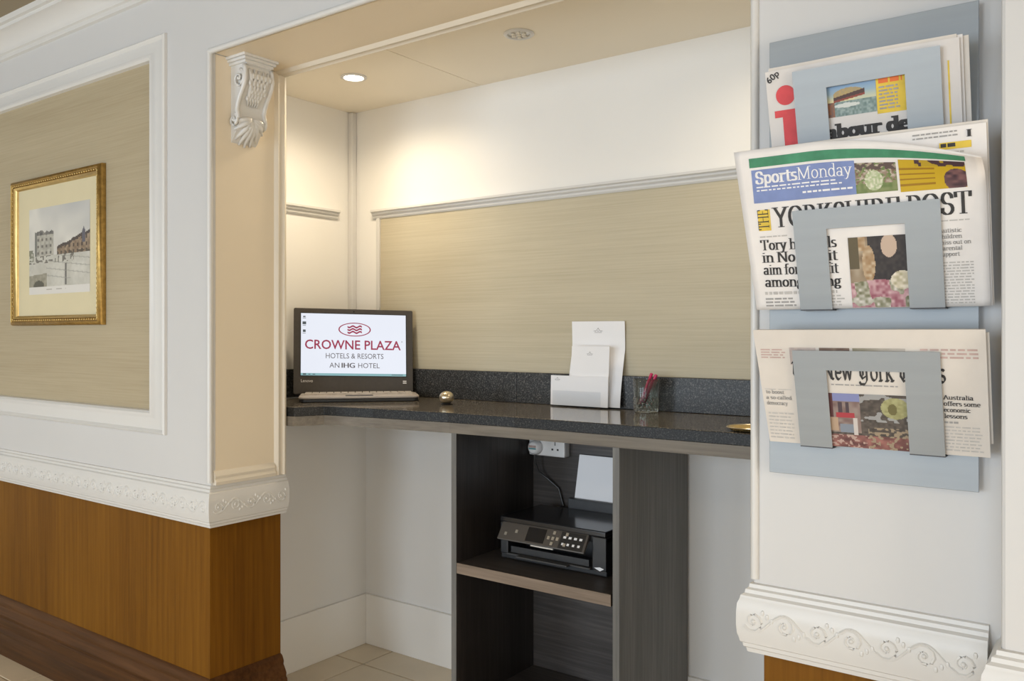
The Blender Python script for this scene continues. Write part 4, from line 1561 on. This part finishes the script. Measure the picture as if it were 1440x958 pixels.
put_sans(b, 'CROWNE PLAZA', 0.038, 0.950, 0.576, 0.424, lambda x, y: S(x, y), 0, 0.014)
b.build('logo', M['scrimson'], scr)
for tx, s0, s1, t0, t1 in (('HOTELS & RESORTS', 0.234, 0.782, 0.722, 0.638), ('AN', 0.268, 0.362, 0.872, 0.792), ('IHG', 0.382, 0.505, 0.872, 0.792), ('HOTEL', 0.540, 0.745, 0.872, 0.792), ('R', 0.958, 0.968, 0.450, 0.425)):
    b = MB()
    put_sans(b, tx, s0, s1, t0, t1, lambda x, y: S(x, y))
    if tx == 'IHG':
        put_sans(b, tx, s0 + 0.005, s1 + 0.005, t0, t1, lambda x, y: S(x, y, 0.0013))
    b.build('logo_text', M['sgrey'], scr)
b = MB()
b.face([S(0, 1.0), S(1, 1.0), S(1, 0.962), S(0, 0.962)])
b.build('task_bar', M['steal'], scr)
b = MB()
for (s0, t0, w_, h_) in ((0.02, 0.045, 0.022, 0.02), (0.016, 0.075, 0.03, 0.008), (0.014, 0.135, 0.034, 0.045), (0.016, 0.195, 0.03, 0.008), (0.018, 0.265, 0.026, 0.04), (0.016, 0.32, 0.028, 0.008), (0.02, 0.968, 0.03, 0.024), (0.07, 0.974, 0.02, 0.012), (0.11, 0.974, 0.025, 0.012), (0.86, 0.976, 0.11, 0.009)):
    b.face([S(s0, t0 + h_, 0.0014), S(s0 + w_, t0 + h_, 0.0014), S(s0 + w_, t0, 0.0014), S(s0, t0, 0.0014)])
b.build('desktop_icons', M['sdark'], scr, kind='stuff')
b = MB()
put_sans(b, 'Lenovo', -0.199, -0.155, 0.046, 0.057, lambda x, y: Ls(x, y, 0.0004))
for k in range(2):
    b.box(0.188, 0.202, 0, 0.0004, 0.044 + 0.007 * k, 0.048 + 0.007 * k, 0, lambda x, o, h: Ls(x, h, o))
b.build('bezel_badge', M['white'], lid, kind='stuff')
b = MB()
b.lathe([(0.0001, 0.0), (0.0025, 0.0), (0.0025, 0.001), (0.0001, 0.0012)], (0, 0, 0), 12)
b.v = [Ls(0.0 + x, 0.322 + y, z) for x, y, z in b.v]
b.build('webcam', M['blackgloss'], lid)
for sx in (-1, 1):
    b = MB()
    b.tube([Lp(sx * 0.17 - 0.03, 0.0, 0.016), Lp(sx * 0.17 + 0.03, 0.0, 0.016)], 0.006, 10)
    b.build('hinge', M['black'], lap, smooth=True)

# ================================================================= SMALL THINGS ON THE COUNTER
bl = thing('paperweight', 'small round brushed brass paperweight on the counter right of the laptop', 'paperweight', (-1.956, 2.273, ZT + 0.0006))
b = MB()
b.lathe([(0.001, 0.0), (0.020, 0.0), (0.021, 0.002), (0.018, 0.004), (0.001, 0.004)], (-1.956, 2.273, ZT + 0.0006), 32)
b.build('foot', M['black'], bl, smooth=True)
b = MB()
prof = [(0.0265 * sin(PI * k / 20) if 0 < k < 20 else 0.0003, 0.0245 - 0.0222 * cos(PI * k / 20)) for k in range(21)]
b.lathe([p for p in prof if p[1] > 0.0035], (-1.956, 2.273, ZT + 0.0006), 36)
b.build('ball', M['brass'], bl, smooth='all')

bd = thing('brass_dish', 'flat brass-coloured dish at the counter edge beside the newspaper pier', 'dish', (-0.80, 2.112, ZT + 0.0006))
b = MB()
b.lathe([(0.001, 0.001), (0.030, 0.001), (0.044, 0.004), (0.052, 0.010), (0.054, 0.010), (0.046, 0.002), (0.030, 0.0), (0.001, 0.0)], (-0.80, 2.112, ZT + 0.0006), 40)
b.build('bowl', M['brassdish'], bd, smooth=True)
b = MB()
b.lathe([(0.052, 0.0095), (0.0545, 0.0115), (0.0565, 0.0098), (0.0545, 0.0085), (0.052, 0.0095)], (-0.80, 2.112, ZT + 0.0006), 40)
b.build('rim', M['brass'], bd, smooth=True)

# --- stationery holder with sheets
hd = thing('stationery_holder', 'clear acrylic stationery holder carrying letter paper and envelopes', 'holder', (-1.50, 2.455, ZT))
b = MB()
b.box(-1.622, -1.404, 2.434, 2.476, ZT + 0.0005, ZT + 0.004)
b.build('base', M['acrylic'], hd)
b = MB()
b.box(-1.616, -1.428, 2.434, 2.4365, ZT + 0.004, ZT + 0.055)
b.build('front_lip', M['acrylic'], hd)
b = MB()
b.box(-1.56, -1.404, 2.4525, 2.454, ZT + 0.004, ZT + 0.09)
b.build('divider', M['acrylic'], hd)


def crest(mb, f, w):
    mb.face([f(-w, 0.0), f(-w * 0.45, -0.10 * w), f(-w * 0.35, 0.10 * w)])
    mb.face([f(w, 0.0), f(w * 0.35, 0.10 * w), f(w * 0.45, -0.10 * w)])
    for k in range(12):
        a0, a1 = 2 * PI * k / 12, 2 * PI * (k + 1) / 12
        mb.face([f(0.30 * w * cos(a0), 0.16 * w + 0.26 * w * sin(a0)), f(0.30 * w * cos(a1), 0.16 * w + 0.26 * w * sin(a1)),
                 f(0.20 * w * cos(a1), 0.16 * w + 0.18 * w * sin(a1)), f(0.20 * w * cos(a0), 0.16 * w + 0.18 * w * sin(a0))])
    mb.face([f(-0.12 * w, 0.38 * w), f(0.12 * w, 0.38 * w), f(0.0, 0.62 * w)])
    mb.face([f(-0.7 * w, -0.22 * w), f(0.7 * w, -0.22 * w), f(0.7 * w, -0.30 * w), f(-0.7 * w, -0.30 * w)])


def paper_sheet(name, label, cat, x0, x1, z0, z1, yf, th, crest_at, cw, group='white stationery in the acrylic holder'):
    t = thing(name, label, cat, ((x0 + x1) / 2, yf(z0), z0), group)
    mb = MB()
    n = 12
    for o in (0, th):
        k0 = len(mb.v)
        for j in range(n + 1):
            z = z0 + (z1 - z0) * j / n
            mb.v += [(x0, yf(z) + o, z), (x1, yf(z) + o, z)]
        for j in range(n):
            a = k0 + 2 * j
            mb.f.append((a, a + 1, a + 3, a + 2))
            mb.m.append(0)
    m = 2 * (n + 1)
    loop = [0, 1] + [2 * j + 1 for j in range(1, n + 1)] + [2 * j for j in range(n, 0, -1)]
    for a, c in zip(loop, loop[1:] + loop[:1]):
        mb.f.append((a, c, m + c, m + a))
        mb.m.append(0)
    mb.build('sheet', M['paper'], t, smooth=True)
    mb = MB()
    crest(mb, lambda a, c: (crest_at[0] + a, yf(crest_at[1] + c) - 0.0005, crest_at[1] + c), cw)
    mb.build('crest_print', M['crest'], t)
    return t


lean = lambda y0, y1, z0, z1, p: (lambda z: y0 + (y1 - y0) * max(0.0, min(1.0, (z - z0) / (z1 - z0))) ** p)
paper_sheet('letter_sheet', 'tall white letter sheet standing at the back of the acrylic holder', 'paper', -1.572, -1.366, ZT + 0.005, ZT + 0.291, lean(2.458, 2.4925, ZT + 0.10, ZT + 0.22, 0.9) if False else (lambda z: 2.456 + 0.036 * max(0, min(1, (z - ZT - 0.01) / 0.19)) ** 1.3 - (0.0 if z < ZT + 0.2 else 0.004 * (z - ZT - 0.2) / 0.09)), 0.0012, (-1.468, ZT + 0.258), 0.020)
paper_sheet('note_pad', 'half-size white notepad standing in the middle of the acrylic holder', 'notepad', -1.551, -1.404, ZT + 0.005, ZT + 0.207, lambda z: 2.4425 + 0.012 * max(0, min(1, (z - ZT - 0.02) / 0.18)), 0.0020, (-1.479, ZT + 0.181), 0.014)
paper_sheet('envelope', 'white envelope standing in front of the notepad in the holder', 'envelope', -1.628, -1.402, ZT + 0.005, ZT + 0.106, lambda z: 2.4385 + 0.003 * (z - ZT) / 0.1, 0.0022, (-1.601, ZT + 0.093), 0.013)

# --- tumbler and pens
gx, gy = -1.251, 2.418
gl = thing('glass_tumbler', 'clear cut-glass tumbler holding pink pens on the counter', 'glass', (gx, gy, ZT))
b = MB()
b.lathe([(0.0005, 0.0), (0.034, 0.0), (0.036, 0.002), (0.0385, 0.045), (0.0425, 0.104), (0.0415, 0.1055), (0.0400, 0.104), (0.0355, 0.045), (0.0325, 0.013), (0.0005, 0.011)], (gx, gy, ZT + 0.0005), 40)
b.build('bowl', M['glass'], gl, smooth=True)
b = MB()
for r in range(4):
    for k in range(18):
        a = 2 * PI * (k + 0.5 * (r % 2)) / 18
        z = 0.010 + 0.011 * r
        R = 0.0358 + 0.0025 * z / 0.045
        Rm = Matrix.Rotation(a, 3, 'Z')
        b.ell((gx + (R + 0.0012) * cos(a), gy + (R + 0.0012) * sin(a), ZT + z), 0.0018, 0.0052, 0.0052, 4, 2, 0, Rm)
b.build('cut_diamonds', M['glass'], gl, kind='stuff')
PENS = [('crimson pink pen leaning right in the tumbler, the longer one', (-0.016, -0.014, 0.014), (0.014, 0.012, 0.124), 0.0048),
        ('crimson pink pen leaning right in the tumbler, the shorter one', (-0.016, 0.004, 0.014), (0.031, 0.010, 0.120), 0.0048)]
for lab, p0, p1, r in PENS:
    q0, q1 = Vector((gx, gy, ZT)) + Vector(p0), Vector((gx, gy, ZT)) + Vector(p1)
    t = thing('pen', lab, 'pen', tuple(q0), 'pink pens in the tumbler')
    dv = q1 - q0
    b = MB()
    b.tube([tuple(q0 + dv * k) for k in (0.10, 0.12, 0.84, 0.86)], [r * 0.7, r, r, r * 0.8], 12)
    b.build('barrel', M['pink'], t, smooth=True)
    b = MB()
    b.tube([tuple(q0 + dv * k) for k in (0.0, 0.10)], [0.0008, r * 0.7], 10)
    b.build('tip', M['inkwhite'], t, smooth=True)
    b = MB()
    b.tube([tuple(q0 + dv * k) for k in (0.86, 0.865, 0.99, 1.0)], [r * 0.8, r * 1.1, r * 1.05, r * 0.7], 12)
    b.build('cap', M['pink'], t, smooth=True)

# ================================================================= PRINTER
QX0, QX1, QY0, QY1, QZ = -1.656, -1.265, 2.190, 2.470, 0.5745
pr = thing('printer', 'black all-in-one inkjet printer on the cabinet shelf', 'printer', ((QX0 + QX1) / 2, 2.33, QZ))
b = MB()
b.box(QX0, QX1, QY0 + 0.004, QY1, QZ + 0.002, QZ + 0.018)
b.box(QX0, QX0 + 0.030, QY0, QY1, QZ + 0.0181, QZ + 0.118)
b.box(QX1 - 0.048, QX1, QY0, QY1, QZ + 0.0181, QZ + 0.118)
b.box(QX0 + 0.0301, QX1 - 0.0481, QY0 + 0.10, QY1, QZ + 0.0181, QZ + 0.118)
b.box(QX0, QX1, QY0 + 0.006, QY1, QZ + 0.100, QZ + 0.1185)
b.build('body', M['black'], pr, bevel=0.003)
b = MB()
b.box(QX0, QX1, QY0 - 0.002, QY1 - 0.05, QZ + 0.119, QZ + 0.137)
b.build('scanner_lid', M['blackgloss'], pr, bevel=0.004, seg=3)
CPx0, CPx1 = QX0 + 0.012, QX1 - 0.056


def cpm(x, o, h):
    """tilted control panel: h 0..1 from bottom to top, o outward."""
    y = QY0 - 0.036 + 0.034 * h
    z = QZ + 0.072 + 0.050 * h
    return (x, y - o * 0.83, z + o * -0.1 + o * 0.55)


b = MB()
b.box(CPx0, CPx1, -0.010, 0.0, 0.0, 1.0, 0, lambda x, o, h: cpm(x, o, h))
pan = b.build('control_panel', M['panelgrey'], pr, bevel=0.0025)
b = MB()
b.box(QX0 + 0.118, QX0 + 0.186, 0.0003, 0.0012, 0.14, 0.90, 0, cpm)
b.build('display', M['blackgloss'], pan)
b = MB()
b.box(QX1 - 0.150, QX1 - 0.064, 0.0002, 0.0008, 0.06, 0.94, 0, cpm)
b.build('touch_pad', M['black'], pan)
for bx, bh in ((0.040, 0.35), (0.078, 0.55), (0.200, 0.5), (0.216, 0.80), (0.216, 0.22), (0.216, 0.5), (0.232, 0.5), (0.262, 0.82), (0.262, 0.26)):
    b = MB()
    b.box(QX0 + bx - 0.0045, QX0 + bx + 0.0045, 0.0003, 0.0022, bh - 0.085, bh + 0.085, 0, cpm)
    b.build('button', M['chrome'], pan)
b = MB()
for k in range(4):
    for (hh, w) in ((0.66, 0.010), (0.30, 0.008)):
        x = QX1 - 0.140 + 0.019 * k
        b.box(x, x + w, 0.0009, 0.0012, hh - 0.06, hh + 0.06, 0, cpm)
b.build('key_print', M['inkwhite'], pan)
b = MB()
b.box(QX0 + 0.0315, QX1 - 0.0495, QY0 - 0.010, QY0 + 0.09, QZ + 0.0185, QZ + 0.024)
b.box(QX0 + 0.080, QX1 - 0.12, QY0 - 0.028, QY0 - 0.0101, QZ + 0.0185, QZ + 0.024)
b.build('output_tray', M['blacksoft'], pr, bevel=0.0015)
b = MB()
b.box(QX0 + 0.120, QX0 + 0.205, QY0 - 0.004, QY0 + 0.004, QZ + 0.056, QZ + 0.062)
b.build('tray_handle', M['chrome'], pr, bevel=0.001)
b = MB()
b.box(QX0 + 0.04, QX1 - 0.06, QY0 + 0.002, QY0 + 0.008, QZ + 0.0245, QZ + 0.045)
b.build('cassette_front', M['black'], pr, bevel=0.001)
b = MB()
b.face([(QX1 - 0.040, QY0 - 0.0012, QZ + 0.026), (QX1 - 0.020, QY0 - 0.0012, QZ + 0.018), (QX1 - 0.006, QY0 - 0.0012, QZ + 0.026), (QX1 - 0.020, QY0 - 0.0012, QZ + 0.030)])
b.build('sticker', M['inkwhite'], pr)
b = MB()
b.box(QX0 + 0.11, QX1 - 0.02, QY1 - 0.048, QY1 - 0.030, QZ + 0.119, QZ + 0.170, 0)
b.box(QX0 + 0.05, QX1 - 0.01, QY1 - 0.049, QY1 - 0.001, QZ + 0.119, QZ + 0.130, 0)
b.build('rear_feed', M['black'], pr, bevel=0.002)
t = thing('printer_paper', 'white paper sheet standing in the printer rear feed', 'paper', (-1.43, 2.45, QZ + 0.14))
b = MB()
for o in (0, 0.002):
    pass
pts = [(-1.532, 0.168), (-1.322, 0.168), (-1.322, 0.312), (-1.532, 0.312)]
b.prism(pts, lambda x, z, h: (x, 2.4415 + 0.032 * (z - 0.168) / 0.144 + h, QZ + z), 0.0, 0.0018)
b.build('sheet', M['paper'], t)

# --- socket and plug inside the cabinet
so = thing('wall_socket', 'white double wall socket inside the cabinet above the printer', 'socket', (-1.65, 2.488, 0.915))
b = MB()
b.box(-1.728, -1.580, 2.452, 2.4875, 0.873, 0.959)
plate = b.build('faceplate', M['white'], so, bevel=0.004)
for cx in (-1.690, -1.618):
    for dx, dz, w, h in ((-0.011, -0.014, 0.007, 0.003), (0.011, -0.014, 0.007, 0.003), (0.0, 0.008, 0.003, 0.008)):
        b = MB()
        b.box(cx + dx - w / 2, cx + dx + w / 2, 2.4514, 2.452, 0.912 + dz - h, 0.912 + dz + h)
        b.build('pin_slot', M['black'], plate)
pg = thing('plug', 'round white plug in the left half of the cabinet socket', 'plug', (-1.694, 2.452, 0.905))
b = MB()
b.lathe([(0.0005, 0.0), (0.024, 0.0), (0.026, 0.004), (0.024, 0.020), (0.018, 0.026), (0.0005, 0.026)], (0, 0, 0), 28)
b.v = [(-1.694 + x, 2.4512 - z, 0.902 + y) for x, y, z in b.v]
b.build('plug_body', M['white'], pg, smooth=True)
for mt_, z0, z1 in (('teal', 0.896, 0.901), ('inkpink', 0.902, 0.910)):
    b = MB()
    b.box(-1.710, -1.680, 2.4248, 2.4252, z0, z1)
    b.build('plug_label', M[mt_], pg)
b = MB()
b.tube([(-1.694, 2.438, 0.879), (-1.694, 2.440, 0.850), (-1.688, 2.455, 0.815), (-1.66, 2.472, 0.79), (-1.62, 2.478, 0.76), (-1.60, 2.478, 0.70)], 0.0035, 8)
b.build('cord', M['black'], pg, smooth=True)
